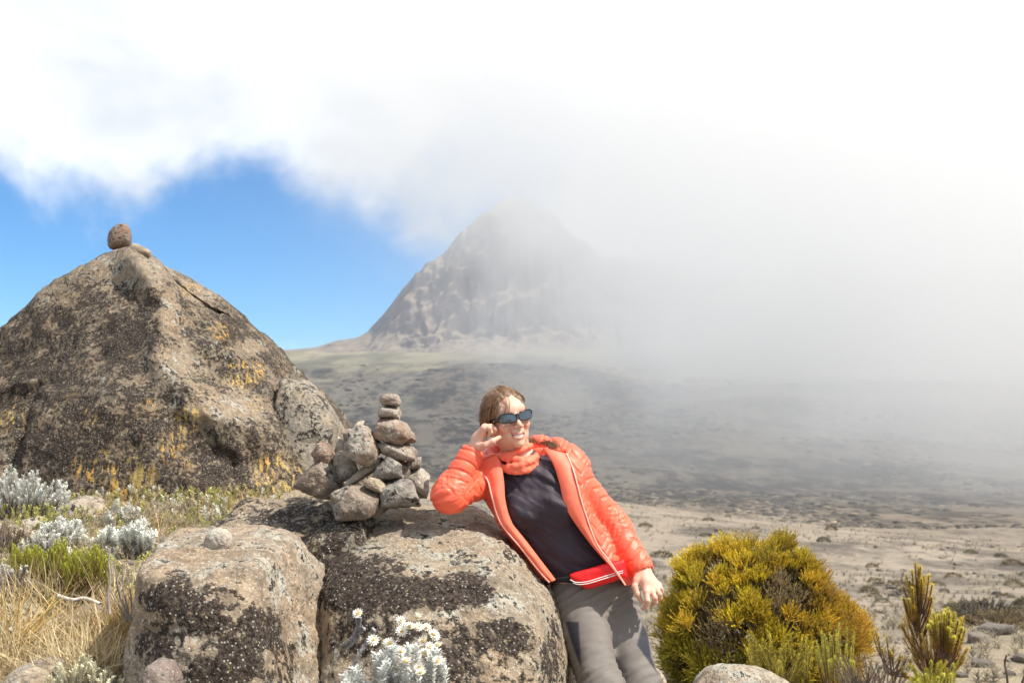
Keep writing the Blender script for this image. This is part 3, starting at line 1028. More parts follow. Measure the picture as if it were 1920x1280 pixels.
# ------------------------------------------------------------------ the person
def cloth_material(name, color, rough=0.6, spec=0.3, weave=900.0, wr=0.25, sheen=0.0, attr=None, coat=0.0):
    m, g = new_mat(name)
    p = g.n('ShaderNodeTexCoord').outputs['Object']
    n1 = g.noise(p, 9.0, 4, 0.6)
    n2 = g.noise(p, 60.0, 3, 0.6)
    n3 = g.noise(p, weave, 2, 0.5)
    c = g.mix(g.ramp(n1, 0.3, 0.7), tuple(x * 0.88 for x in color), tuple(min(x * 1.10, 0.95) for x in color))
    if attr:
        c = g.mix(g.attr(attr[0]), c, attr[1])
    h = g.math('ADD', g.math('MULTIPLY', n2, 0.7), g.math('MULTIPLY', n3, 0.3))
    ex = {}
    if sheen:
        ex = {'Sheen Weight': sheen, 'Sheen Roughness': 0.4}
    finish(g, c, rough, bump(g, h, wr, 0.004), spec, **ex)
    return m


def build_person():
    a3 = lambda px, py, Y: np.array(at(px, py, Y)[:], np.float32)
    root = empty('person', hpoint(0.34, 4.0), 'person in coral jacket and sunglasses leaning on the lichened rock, elbow propped', 'person')
    # ---- joints
    shR, elR, wrR = a3(917, 893, 4.25), a3(843, 927, 4.09), a3(888, 842, 4.13)
    shL, elL, wrL = a3(1072, 895, 4.25), a3(1150, 987, 4.28), a3(1206, 1073, 4.17)
    hipR, knR, anR = a3(1078, 1122, 4.25), a3(1130, 1297, 4.0), np.array((0.37, 4.08, 0.13), np.float32)
    hipL, knL, anL = a3(1146, 1117, 4.29), a3(1203, 1302, 4.12), np.array((0.54, 4.22, 0.12), np.float32)
    nb = a3(983, 872, 4.23)
    Rl = np.array(Matrix.Rotation(math.radians(-18), 3, 'Y'))   # lean in the picture plane
    Rl = np.array(Matrix.Rotation(math.radians(-24), 3, 'Y'))
    # ---- head frame (lateral to her left, forward, up)
    yaw, pit, rol = math.radians(22), math.radians(5), math.radians(11)
    Fv = Vector((math.sin(yaw), -math.cos(yaw), 0)); Xv = Vector((math.cos(yaw), math.sin(yaw), 0)); Zv = Vector((0, 0, 1))
    Fv, Zv = Fv * math.cos(pit) + Zv * math.sin(pit), Zv * math.cos(pit) - Fv * math.sin(pit)
    Xv, Zv = Xv * math.cos(rol) + Zv * math.sin(rol), Zv * math.cos(rol) - Xv * math.sin(rol)
    HC = Vector(at(951, 785, 4.2))
    HR = np.array([Xv[:], Fv[:], Zv[:]], np.float32)              # rows: local axes in the world
    HCn = np.array(HC[:], np.float32)
    hw = lambda x, y, z: np.array((HC + Xv * x + Fv * y + Zv * z)[:], np.float32)
    hl = lambda P: (P - HCn) @ HR.T

    # ---- body (skin)
    def head_sdf(P):
        Q = hl(P)
        x, y, z = Q[:, 0], Q[:, 1], Q[:, 2]
        M = np.stack([np.abs(x), y, z], -1)
        d = ell(Q, (0, -0.016, 0.030), (0.070, 0.090, 0.084))
        d = smin(d, ell(Q, (0, 0.022, -0.030), (0.056, 0.062, 0.080)), 0.03)
        d = smin(d, ell(M, (0.030, 0.010, -0.062), (0.026, 0.036, 0.030)), 0.03)
        d = smin(d, ell(Q, (0, 0.064, -0.097), (0.019, 0.016, 0.015)), 0.022)
        d = smin(d, ell(M, (0.040, 0.058, -0.030), (0.019, 0.020, 0.019)), 0.018)
        d = smin(d, ell(Q, (0, 0.068, 0.030), (0.046, 0.018, 0.022)), 0.025)
        d = smax(d, -ell(M, (0.032, 0.092, 0.002), (0.017, 0.013, 0.012)), 0.012)
        d = smin(d, rc(Q, (0, 0.083, 0.008), (0, 0.103, -0.031), 0.0065, 0.0095), 0.010)
        d = smin(d, ell(M, (0.011, 0.093, -0.036), (0.0075, 0.009, 0.007)), 0.006)
        # muzzle and smiling lips
        d = smin(d, ell(Q, (0, 0.057, -0.064), (0.033, 0.025, 0.022)), 0.02)
        zs = z - 13.0 * x * x
        L = np.stack([np.abs(x), y, zs], -1)
        arc = lambda z0, r, yc: np.sqrt((np.maximum(np.abs(x) - 0.0245, 0)) ** 2 + (y - (yc - 14.0 * x * x)) ** 2 + (zs - z0) ** 2) - r * (1.15 - np.minimum(np.abs(x) / 0.028, 1) * 0.6)
        d = smin(d, arc(-0.0625, 0.0034, 0.0835), 0.005)
        d = smin(d, arc(-0.0775, 0.0040, 0.0810), 0.005)
        cav = np.sqrt((x / 0.0265) ** 2 + ((y - 0.086) / 0.018) ** 2 + ((zs + 0.0700) / 0.0052) ** 2)
        d = smax(d, -(cav - 1) * 0.0052, 0.002)
        # smile folds
        fold = np.sqrt((np.abs(x) - (0.030 + 0.18 * (-0.045 - z))) ** 2 + (y - 0.074) ** 2 + (np.maximum(np.abs(z + 0.058) - 0.016, 0)) ** 2) - 0.004
        d = smax(d, -fold, 0.008)
        # ears
        ear = ell(M, (0.071, 0.000, -0.014), (0.008, 0.017, 0.030))
        ear = smin(ear, ell(M, (0.069, 0.007, -0.040), (0.006, 0.008, 0.010)), 0.008)
        ear = smax(ear, -ell(M, (0.081, 0.002, -0.012), (0.007, 0.010, 0.018)), 0.004)
        d = smin(d, ear, 0.008)
        d = smin(d, rc(P, hw(0, -0.022, -0.055), nb, 0.050, 0.056), 0.03)
        return d
    V1, F1 = surface(head_sdf, HCn - 0.20, HCn + np.array((0.17, 0.17, 0.15), np.float32), 0.0022)

    hand_L = dict(wrist=a3(1206, 1066, 4.175), mid=a3(1210, 1090, 4.135),
                  fingers=[([(1212, 1109, 4.105), (1214, 1125, 4.085), (1212, 1134, 4.10), (1206, 1141, 4.115)], .0098),
                           ([(1222, 1108, 4.115), (1228, 1120, 4.095), (1229, 1128, 4.105), (1223, 1133, 4.125)], .0098),
                           ([(1230, 1103, 4.13), (1237, 1113, 4.115), (1238, 1120, 4.125), (1233, 1125, 4.14)], .0092),
                           ([(1235, 1096, 4.15), (1240, 1103, 4.135), (1241, 1108, 4.14), (1238, 1112, 4.155)], .0080)],
                  thumb=([(1194, 1088, 4.14), (1190, 1099, 4.125), (1195, 1113, 4.115), (1202, 1127, 4.12)], .0105), heel=a3(1197, 1083, 4.15))
    hand_R = dict(wrist=a3(886, 846, 4.13), mid=a3(896, 822, 4.125),
                  fingers=[([(907, 803, 4.095), (917, 802, 4.09), (920, 810, 4.10), (916, 817, 4.11)], .0098),
                           ([(909, 800, 4.115), (921, 799, 4.115), (927, 806, 4.12), (924, 814, 4.13)], .0098),
                           ([(909, 801, 4.14), (921, 799, 4.145), (930, 804, 4.15), (930, 812, 4.155)], .0092),
                           ([(906, 805, 4.16), (916, 803, 4.17), (924, 806, 4.175), (926, 813, 4.175)], .0082)],
                  thumb=([(898, 836, 4.105), (910, 834, 4.085), (923, 827, 4.085), (936, 820, 4.10)], .0108), heel=a3(896, 837, 4.12))

    def hand_sdf(H, fore):
        def f(P):
            d = rc(P, fore, H['wrist'], 0.030, 0.0245)
            d = smin(d, rc(P, H['wrist'], H['mid'], 0.023, 0.021), 0.015)
            for pts, r in H['fingers']:
                q = [a3(*p) for p in pts]
                palm = smin(rc(P, H['mid'], q[0], 0.017, r * 1.12), rc(P, H['wrist'], q[0], 0.017, r * 1.05), 0.01)
                d = smin(d, palm, 0.012)
                fing = chain(P, q, [r * 1.05, r * 0.95, r * 0.86, r * 0.70], 0.003)
                d = smin(d, fing, 0.004)
            pts, r = H['thumb']
            q = [a3(*p) for p in pts]
            d = smin(d, rc(P, H['heel'], q[0], 0.018, r * 1.25), 0.012)
            d = smin(d, rc(P, H['wrist'], q[0], 0.018, r * 1.2), 0.012)
            d = smin(d, chain(P, q, [r * 1.25, r * 1.05, r * 0.95, r * 0.75], 0.004), 0.005)
            return d
        return f
    parts = [(V1, F1)]
    for H, fore in ((hand_L, a3(1196, 1050, 4.20)), (hand_R, a3(880, 862, 4.125))):
        m = np.array(H['mid'])
        v, f = surface(hand_sdf(H, fore), m - 0.11, m + 0.11, 0.0020)
        parts.append((v, f))

    def torso(P, e=0.0):
        d = ell(P, a3(1108, 1112, 4.26), (0.150 + e, 0.108 + e, 0.11 + e), Rl)
        for c, r in (((1084, 1060, 4.25), (0.128, 0.098, 0.12)), ((1050, 1010, 4.24), (0.124, 0.094, 0.12)),
                     ((1018, 955, 4.235), (0.138, 0.102, 0.13)), ((1000, 908, 4.24), (0.150, 0.085, 0.085))):
            d = smin(d, ell(P, a3(*c), tuple(k + e for k in r), Rl), 0.05)
        for c in ((978, 958, 4.165), (1046, 950, 4.165)):
            d = smin(d, ell(P, a3(*c), (0.058 + e, 0.052 + e, 0.060 + e)), 0.045)
        d = smin(d, rc(P, a3(935, 893, 4.25), a3(1060, 895, 4.25), 0.056 + e, 0.056 + e), 0.05)
        return d

    def legs(P, e=0.0):
        d = ell(P, a3(1106, 1112, 4.26), (0.138 + e, 0.104 + e, 0.10 + e), Rl)
        for h_, k_, n_ in ((hipR, knR, anR), (hipL, knL, anL)):
            g = smin(rc(P, h_, k_, 0.083 + e, 0.058 + e), rc(P, k_, n_, 0.058 + e, 0.052 + e), 0.05)
            d = smin(d, g, 0.035)
        return d

    def inner(P):
        d = smin(torso(P, -0.012), legs(P, -0.015), 0.03)
        for s_, e_, w_ in ((shR, elR, wrR), (shL, elL, wrL)):
            d = smin(d, smin(rc(P, s_, e_, 0.045, 0.036), rc(P, e_, w_, 0.036, 0.025), 0.02), 0.03)
        d = smin(d, rc(P, nb, nb + np.array((0.01, 0.02, -0.08), np.float32), 0.05, 0.06), 0.03)
        return d
    parts.append(surface(inner, (-0.30, 3.75, 0.04), (0.66, 4.45, 1.42), 0.012))
    Vb, Fb = join(parts)
    me = mesh_from('body', Vb, Fb)
    # skin colours: lips, cheeks, nails are the only differences
    Q = hl(Vb.astype(np.float32))
    col = np.tile(np.array((0.64, 0.405, 0.305)), (len(Vb), 1))
    def tint(mask, c):
        nonlocal col
        col = col * (1 - mask[:, None]) + np.array(c) * mask[:, None]
    x, y, z = Q[:, 0], Q[:, 1], Q[:, 2]
    zs = z - 13 * x * x
    tint((1 - sstep(0.6, 1.2, np.hypot((np.abs(x) - 0.038) / 0.024, (z + 0.034) / 0.022))) * (y > 0.04) * 0.5, (0.60, 0.27, 0.20))
    tint((1 - sstep(0.5, 1.1, np.hypot(x / 0.014, (z + 0.03) / 0.016))) * (y > 0.08) * 0.35, (0.60, 0.28, 0.21))
    for z0, hh in ((-0.0618, 0.0036), (-0.0782, 0.0044)):
        tint((np.abs(zs - z0) < hh) * (np.abs(x) < 0.028) * (y > 0.058) * 0.85, (0.50, 0.17, 0.145))
    tint((np.abs(zs + 0.070) < 0.0036) * (np.abs(x) < 0.026) * (y > 0.05) * (y < 0.079) * 1.0, (0.10, 0.025, 0.02))
    tint((np.abs(x) > 0.066) * (z < 0.02) * (z > -0.06) * (np.abs(y) < 0.03) * 0.4, (0.62, 0.26, 0.19))
    nearh = np.minimum(np.linalg.norm(Vb - np.array(hand_R['mid']), axis=1), np.linalg.norm(Vb - np.array(hand_L['mid']), axis=1))
    tint((nearh < 0.11) * 0.3 * (0.5 + 0.5 * fbm(Vb * 40, 2, 5)), (0.60, 0.30, 0.22))
    set_col(me, 'tint', col)
    m, g = new_mat('skin')
    p = g.n('ShaderNodeTexCoord').outputs['Object']
    n = g.noise(p, 140.0, 3, 0.6)
    c = g.mix(g.ramp(g.noise(p, 24.0, 3, 0.5), 0.35, 0.65, out=(0, 0.5)), g.attr('tint', 'Color'), (0.64, 0.31, 0.22))
    finish(g, c, 0.52, bump(g, n, 0.35, 0.002), 0.35, **{'Subsurface Weight': 0.12, 'Subsurface Radius': (0.010, 0.004, 0.002), 'Subsurface Scale': 0.6})
    body = link('body', me, m, root, label='fair skin of the smiling face and both hands')

    # teeth
    tv = []
    xs = np.linspace(-0.0245, 0.0245, 15)
    for i, xx in enumerate(xs):
        for zz in (-0.0645, -0.0742):
            tv.append(hw(xx, 0.0795 - 16 * xx * xx, zz + 13 * xx * xx))
    tv = np.array(tv); k = np.arange(14) * 2
    m, g = new_mat('teeth_enamel'); finish(g, (0.82, 0.78, 0.70), 0.25, None, 0.5)
    link('teeth', mesh_from('teeth', tv, np.stack([k, k + 1, k + 3, k + 2], -1)), m, root)

    # ---- shirt
    def shirt(P):
        d = torso(P, 0.004)
        d = smin(d, rc(P, nb + np.array((0, 0, -0.02), np.float32), nb + np.array((0, 0, 0.01), np.float32), 0.066, 0.060), 0.03)
        q = P @ np.array([[0.86, 0.0, 0.5], [0, 1, 0], [-0.5, 0, 0.86]], np.float32)    # folds run slanting across the chest
        d = d + 0.008 * fbm(q * np.array([6, 12, 30], np.float32), 3, 11, ridged=True) + 0.003 * fbm(P * np.array([30, 10, 12], np.float32), 2, 13)
        px, py = to_px(P)
        hem = (py - (1092 - (px - 1035) * 0.27)) / 505.0
        return smax(d, hem.astype(np.float32), 0.006)
    V, F = surface(shirt, (-0.12, 4.02, 0.80), (0.50, 4.42, 1.40), 0.0045, 0.01)
    link('shirt', mesh_from('shirt', relax(V, F, 1), F), cloth_material('shirt_jersey', (0.030, 0.021, 0.032), 0.62, 0.35, sheen=0.25), root,
         label='dark aubergine jersey shirt')

    # ---- trousers
    def trousers(P):
        d = legs(P, 0.014)
        for h_, k_, sd in ((hipR, knR, 1), (hipL, knL, 2)):
            pass
        dR, sR = polyline(P, np.array([hipR, knR, anR])); dL, sL = polyline(P, np.array([hipL, knL, anL]))
        s = np.where(dR < dL, sR, sL)
        w = 0.004 * fbm(np.stack([P[:, 0] * 9, P[:, 1] * 9, s * 34], -1), 3, 17) + 0.005 * fbm(P * 9, 3, 18)
        bunch = 0.6 * np.exp(-((s - 0.36) / 0.08) ** 2) + 0.8 * np.exp(-((s - 0.06) / 0.06) ** 2)
        w = w + bunch * 0.006 * np.sin(s * 190 + 3 * fbm(P * 14, 2, 19) + P[:, 0] * 40)
        d = d + w
        px, py = to_px(P)
        top = ((1080 - (px - 1035) * 0.27) - py) / 505.0
        return smax(d, top.astype(np.float32), 0.006)
    V, F = surface(trousers, (0.02, 3.80, 0.06), (0.68, 4.45, 0.98), 0.0055, 0.015)
    V = relax(V, F, 1)
    me = mesh_from('trousers', V, F)
    px, py = to_px(V)
    pan = np.minimum(poly2(px, py, [(1060, 1164), (1085, 1165), (1087, 1200), (1090, 1250), (1080, 1228), (1071, 1200)]),
                     poly2(px, py, [(1205, 1168), (1214, 1185), (1221, 1230), (1233, 1262), (1206, 1225), (1194, 1208)]))
    set_attr(me, 'panel', np.clip(0.5 - pan / 3.0, 0, 1))
    link('trousers', me, cloth_material('trouser_canvas', (0.165, 0.148, 0.134), 0.72, 0.25, attr=('panel', (0.030, 0.030, 0.042))), root,
         label='grey hiking trousers with dark side panels')
    tl = []
    for pts in ([(1058, 1163, 4.02), (1085, 1164, 3.955), (1110, 1170, 3.955), (1137, 1180, 4.03)],):
        pass

    # ---- jacket
    zipL = [(893, 872, 4.19), (903, 884, 4.165), (915, 902, 4.14), (923, 933, 4.12), (939, 980, 4.115), (977, 1027, 4.12), (1010, 1069, 4.125), (1030, 1091, 4.13)]
    innL = [(930, 852, 4.17), (939, 868, 4.155), (945, 902, 4.135), (948, 940, 4.12), (960, 978, 4.12), (990, 1018, 4.125), (1022, 1060, 4.13), (1042, 1086, 4.135)]
    zipR = [(1062, 850, 4.20), (1074, 878, 4.15), (1083, 910, 4.125), (1093, 948, 4.115), (1117, 1015, 4.11), (1140, 1048, 4.105), (1155, 1070, 4.10), (1172, 1096, 4.10)]
    innR = [(1016, 838, 4.20), (1036, 868, 4.165), (1048, 902, 4.135), (1062, 954, 4.115), (1098, 1008, 4.115), (1124, 1040, 4.11), (1144, 1062, 4.108), (1168, 1093, 4.105)]
    hole = [(p[0], p[1]) for p in zipL] + [(1040, 1130), (1172, 1130)] + [(p[0], p[1]) for p in zipR[::-1]] + [(1045, 800), (905, 800)]
    armR, armL = np.array([shR, elR, wrR]), np.array([shL, elL, wrL])
    cuffR, cuffL = a3(884, 850, 4.13), a3(1203, 1066, 4.18)
    hood = [a3(902, 866, 4.27), a3(930, 852, 4.33), a3(968, 845, 4.37), a3(1012, 840, 4.36), a3(1045, 843, 4.31), a3(1072, 856, 4.27), a3(1094, 872, 4.25)]

    def jacket(P):
        t = torso(P, 0.030)
        px, py = to_px(P)
        t = smax(t, ((py - (1098 - (px - 1172) * 0.35 * (px > 1172))) / 505.0).astype(np.float32), 0.012)
        t = smin(t, chain(P, hood, [.026, .034, .040, .042, .040, .036, .026], .03), 0.03)
        cut = np.maximum(poly2(px, py, hole) / 505.0, P[:, 1] - 4.235)
        t = smax(t, -cut.astype(np.float32), 0.006)
        r_ = smin(rc(P, shR, elR, 0.066, 0.056), rc(P, elR, cuffR, 0.056, 0.041), 0.035)
        l_ = smin(rc(P, shL, elL, 0.066, 0.056), rc(P, elL, cuffL, 0.056, 0.043), 0.035)
        # open cuffs
        for nm, (e_, c_) in (('r', (elR, cuffR)), ('l', (elL, cuffL))):
            ax = (c_ - e_) / np.linalg.norm(c_ - e_)
            u = (P - c_) @ ax
            if nm == 'r':
                r_ = smax(r_, u - 0.004, 0.006)
                r_ = smin(r_, rc(P, c_ - ax * 0.012, c_ - ax * 0.004, 0.043, 0.041), 0.006)
                r_ = smax(r_, -np.maximum(rc(P, c_ - ax * 0.03, c_ + ax * 0.05, 0.031, 0.034), -0.02 - u), 0.003)
            else:
                l_ = smax(l_, u - 0.004, 0.006)
                l_ = smin(l_, rc(P, c_ - ax * 0.016, c_ - ax * 0.004, 0.044, 0.042), 0.006)
                l_ = smax(l_, -np.maximum(rc(P, c_ - ax * 0.03, c_ + ax * 0.05, 0.032, 0.035), -0.02 - u), 0.003)
        return smin(smin(t, l_, 0.018), r_, 0.02)
    V, F = surface(jacket, (-0.34, 3.96, 0.78), (0.58, 4.50, 1.46), 0.0036, 0.01)
    N = vnormals(V, F)
    disp = np.zeros(len(V), np.float32)
    dR, sR = polyline(V, armR); dL, sL = polyline(V, armL)
    for dist, s, arm, sd in ((dR, sR, armR, 3), (dL, sL, armL, 7)):
        w = 1 - sstep(0.070, 0.085, dist)
        ax0 = (arm[1] - arm[0]) / np.linalg.norm(arm[1] - arm[0])
        side = np.cross(ax0, (0, 1, 0)); side /= np.linalg.norm(side)
        rel = V - arm[0]
        th = np.arctan2(rel @ side, -(V[:, 1] - np.interp(s, [0, 0.25, 0.5], arm[:, 1])))
        zig = 0.014 * (2 / math.pi) * np.arcsin(np.sin(th * 3.0))
        u = (s + zig) / 0.044
        gr = np.abs(u - np.round(u)) * 2                    # 0 on the stitch line, 1 between
        quilt = 0.002 - 0.0062 * np.exp(-(gr / 0.20) ** 2)
        wr = 0.007 * fbm(np.stack([s * 42 + th * 2.0, th * 0.8, dist * 10 + V[:, 0] * 3], -1), 3, sd, ridged=True) + 0.0015 * fbm(np.stack([s * 120 - th * 4, th * 3, V[:, 0] * 6], -1), 2, sd + 1, ridged=True)
        elb = np.exp(-((s - np.linalg.norm(arm[1] - arm[0])) / 0.09) ** 2)
        disp = disp + w * (quilt * (1 - 0.6 * elb) + wr * (0.22 + 0.9 * elb))
    wt = sstep(0.070, 0.09, np.minimum(dR, dL))
    px, py = to_px(V)
    u = (px * 0.45 + py + 10 * np.arcsin(np.sin(px * 0.16))) / 22.0
    gr = np.abs(u - np.round(u)) * 2
    disp = disp + wt * (0.002 - 0.006 * np.exp(-(gr / 0.2) ** 2) + 0.004 * fbm(V * np.array([18, 12, 26]), 3, 23))
    V = V + N * disp[:, None]
    jm = cloth_material('jacket_nylon', (0.88, 0.130, 0.068), 0.46, 0.45, weave=500, wr=0.22)
    jk = link('jacket', mesh_from('jacket', V, F), jm, root, label='quilted coral red jacket worn open')
    lm = cloth_material('jacket_lining', (0.88, 0.17, 0.10), 0.55, 0.35, weave=600, wr=0.2)
    for A, B_, sd in ((zipL, innL, 1), (zipR, innR, 2)):
        W = [at(*p) for p in A]; I = [at(*p) for p in B_]
        V, F = strip(W, I, 70, 10, 0.010, 0.012, sd, 0.006)
        link('lapel', mesh_from('lapel', V, F), lm, jk, label='smooth coral lining turned out along the zip')
        # front panel from the zip back to the side seam
        back = [at(p[0] + (6 if sd == 1 else 2), p[1] + 2, p[2] + 0.15) for p in A]
        V, F = strip(W, back, 60, 8, 0.008, -0.01, sd + 5, 0.01)
        link('front_panel', mesh_from('front_panel', V, F), jm, jk)
    zm, g = new_mat('zip_tape'); finish(g, (0.86, 0.42, 0.34), 0.5, None, 0.4)
    for A in (zipL, zipR):
        P_ = [Vector(p) + Vector((0, -0.004, 0)) for p in dense([at(*p) for p in A], 60)]
        V, F = tube(P_, 0.0033, 6)
        link('zip', mesh_from('zip', V, F), zm, jk)

    # ---- neck gaiter
    ax = (HCn - nb); ax = ax / np.linalg.norm(ax)
    rings = [(a3(967, 846, 4.215), 0.055, 0.057, 0.000, 0.010), (a3(970, 856, 4.212), 0.064, 0.064, 0.006, 0.011),
             (a3(971, 864, 4.210), 0.069, 0.069, 0.014, 0.012), (a3(972, 868, 4.212), 0.066, 0.066, 0.028, 0.012)]

    def gaiter(P):
        d = None
        for ri, (c, rx, ry, droop, rr) in enumerate(rings):
            pts = []
            tl = (0.022, -0.004, 0.018, 0.004)[ri]
            for k in range(19):
                f = 2 * math.pi * k / 18
                pts.append(c + np.array((rx * math.cos(f), -ry * math.sin(f), -droop * max(math.sin(f), 0) + tl * math.cos(f)), np.float32))
            e = chain(P, pts, [rr] * 19, 0.004)
            d = e if d is None else smin(d, e, 0.013)
        q = P - rings[1][0]
        th = np.arctan2(q[:, 0], -q[:, 1])
        return d + 0.004 * fbm(np.stack([th * 0.9, q[:, 2] * 60 + th * 1.6, q[:, 1] * 4], -1), 3, 29)
    c = rings[1][0]
    V, F = surface(gaiter, c - np.array((0.11, 0.11, 0.09), np.float32), c + np.array((0.11, 0.11, 0.06), np.float32), 0.0028, 0.006)
    link('neck_gaiter', mesh_from('neck_gaiter', V, F), cloth_material('gaiter_jersey', (0.88, 0.18, 0.105), 0.65, 0.3), root, label='crumpled coral neck gaiter')

    # ---- belt bag
    bagp = [(1066, 1076), (1078, 1071), (1110, 1062), (1145, 1051), (1172, 1046), (1178, 1082), (1150, 1091), (1112, 1103), (1098, 1105), (1084, 1096), (1069, 1086)]

    def bag(P):
        px, py = to_px(P)
        d2 = (poly2(px, py, bagp) / 515.0).astype(np.float32)
        yc = 4.125 + 0.9 * (P[:, 0] - 0.30) ** 2 + 0.004 * fbm(P * 20, 2, 3)
        return smax(d2 + 0.002, np.abs(P[:, 1] - yc) - 0.024, 0.022)
    V, F = surface(bag, (0.16, 4.04, 0.80), (0.48, 4.22, 1.04), 0.0034)
    bg = link('belt_bag', mesh_from('belt_bag', relax(V, F, 1), F), cloth_material('bag_nylon', (0.72, 0.012, 0.014), 0.5, 0.4), root, label='red belt bag with white piping')
    wm, g = new_mat('white_piping'); finish(g, (0.8, 0.78, 0.76), 0.5, None, 0.3)
    for ln in ([(1069, 1086), (1080, 1091), (1100, 1090), (1130, 1081), (1168, 1069)], [(1074, 1092), (1086, 1095), (1104, 1093), (1132, 1084.5), (1168, 1073)]):
        pts = []
        for q in dense([(p[0], p[1], 0) for p in ln], 40):
            w = a3(q[0], q[1], 4.1)
            pts.append(np.array(at(q[0], q[1], 4.125 + 0.9 * (w[0] - 0.30) ** 2 - 0.0265)[:]))
        V, F = tube(pts, 0.0016, 5)
        link('piping', mesh_from('piping', V, F), wm, bg)
    km, g = new_mat('black_webbing'); finish(g, (0.012, 0.011, 0.012), 0.7, None, 0.2)
    V, F = strip([at(1020, 1089, 4.17), at(1045, 1083, 4.135), at(1075, 1078, 4.125)], [at(1020, 1097, 4.17), at(1045, 1092, 4.135), at(1078, 1092, 4.125)], 20, 4, 0.004)
    link('strap', mesh_from('strap', V, F), km, bg)

    # ---- sunglasses
    fm, g = new_mat('black_frame'); finish(g, (0.008, 0.008, 0.010), 0.22, None, 0.5)
    m2, g = new_mat('mirror_lens'); finish(g, (0.10, 0.125, 0.15), 0.05, None, 0.6, Metallic=0.75)
    ym, g = new_mat('temple_mark'); finish(g, (0.75, 0.38, 0.03), 0.4)
    sg = link('sunglasses', None, loc=tuple(hw(0, 0.09, 0)), parent=root)
    sg.matrix_parent_inverse = Matrix.Translation(-Vector(root.location))
    yf = lambda x: 0.1025 - 4.6 * x * x
    fr = []
    for s in (-1, 1):
        ring, lens = [], [hw(s * 0.034, yf(0.034) + 0.0035, -0.001)]
        for k in range(36):
            w = 2 * math.pi * k / 36
            cx, cz = math.cos(w), math.sin(w)
            x = 0.0345 + 0.0305 * math.copysign(abs(cx) ** 0.6, cx)
            z = -0.001 + 0.0170 * math.copysign(abs(cz) ** 0.62, cz) + 0.10 * (x - 0.034)
            if cz < 0 and cx < 0:
                z += 0.005 * (-cx) * (-cz)
            ring.append(hw(s * x, yf(x), z))
            lens.append(hw(s * x, yf(x) + 0.0002, z))
        V, F = tube(ring + ring[:1], 0.0024, 6)
        fr.append((V, F))
        V = np.array(lens); k = np.arange(36)
        link('lens', mesh_from('lens', V, np.stack([np.zeros(36, int), 1 + k, 1 + (k + 1) % 36], -1)), m2, sg)
        # broad temple
        t0 = [hw(s * 0.0625, 0.086, 0.012), hw(s * 0.0715, 0.062, 0.010), hw(s * 0.0760, 0.02, 0.006), hw(s * 0.0765, -0.02, 0.002)]
        t1 = [hw(s * 0.0625, 0.086, -0.010), hw(s * 0.0715, 0.062, -0.007), hw(s * 0.0760, 0.02, -0.004), hw(s * 0.0765, -0.02, -0.003)]
        a_, b_ = dense(t0, 14), dense(t1, 14)
        Vt = []
        for i in range(14):
            o = np.array((Xv * (s * 0.0035))[:])
            Vt += [a_[i], b_[i], b_[i] + o, a_[i] + o]
        Ft = [(i * 4 + j, i * 4 + (j + 1) % 4, i * 4 + 4 + (j + 1) % 4, i * 4 + 4 + j) for i in range(13) for j in range(4)]
        Ft += [(0, 1, 2, 3), (52, 55, 54, 53)]
        link('temple_arm', mesh_from('temple_arm', np.array(Vt), np.array(Ft)), fm, sg)
        lg = [hw(s * 0.0755, 0.056, 0.005), hw(s * 0.0757, 0.052, 0.002), hw(s * 0.0758, 0.055, -0.001), hw(s * 0.0759, 0.050, -0.003)]
        V, F = tube(lg, 0.0016, 5)
        link('emblem', mesh_from('emblem', V, F), ym, sg, label='small yellow zigzag mark on the temple')
    V, F = tube([hw(-0.006, 0.1030, 0.006), hw(0, 0.1045, 0.008), hw(0.006, 0.1030, 0.006)], 0.0042, 8)
    fr.append((V, F))
    V, F = join(fr)
    link('frame', mesh_from('frame', V, F), fm, sg)

    # ---- hair
    def hair(P):
        Q = hl(P)
        M = np.stack([np.abs(Q[:, 0]), Q[:, 1], Q[:, 2]], -1)
        d = ell(Q, (0, -0.024, 0.036), (0.082, 0.096, 0.088))
        d = smin(d, ell(M, (0.062, -0.022, -0.008), (0.026, 0.040, 0.042)), 0.03)
        d = smin(d, ell(Q, (0.02, -0.10, -0.03), (0.05, 0.04, 0.05)), 0.03)
        fl = np.stack([np.arctan2(Q[:, 0], Q[:, 2] + 0.02) * 9, (Q[:, 1]) * 7, Q[:, 2] * 4], -1)
        d = d + 0.006 * fbm(fl, 4, 37, gain=0.65) + 0.002 * fbm(Q * 60, 2, 38)
        part = 0.006 * vnoise(np.stack([Q[:, 0] * 60, Q[:, 0] * 0, Q[:, 0] * 0], -1), 5)
        cut = Q[:, 1] - 0.36 * Q[:, 2] - 0.030 + part - 0.12 * np.maximum(np.abs(Q[:, 0]) - 0.05, 0)
        d = smax(d, cut, 0.008)
        low = -0.055 + 0.9 * np.maximum(Q[:, 1] + 0.02, 0) - Q[:, 2]
        return smax(d, low.astype(np.float32), 0.01)
    V, F = surface(hair, HCn - 0.17, HCn + 0.17, 0.0030, 0.01)
    hm, g = new_mat('brown_hair')
    p = g.n('ShaderNodeTexCoord').outputs['Object']
    n = g.noise(g.mapping(p, (420, 60, 60)), 1.0, 4, 0.6)
    c = g.mix(g.ramp(n, 0.32, 0.68), (0.085, 0.042, 0.022), (0.25, 0.145, 0.08))
    finish(g, c, 0.42, bump(g, n, 0.6, 0.004), 0.5)
    hr = link('hair', mesh_from('hair', V, F), hm, root, label='windblown brown hair tied back')
    rng = random.Random(8)
    st = []
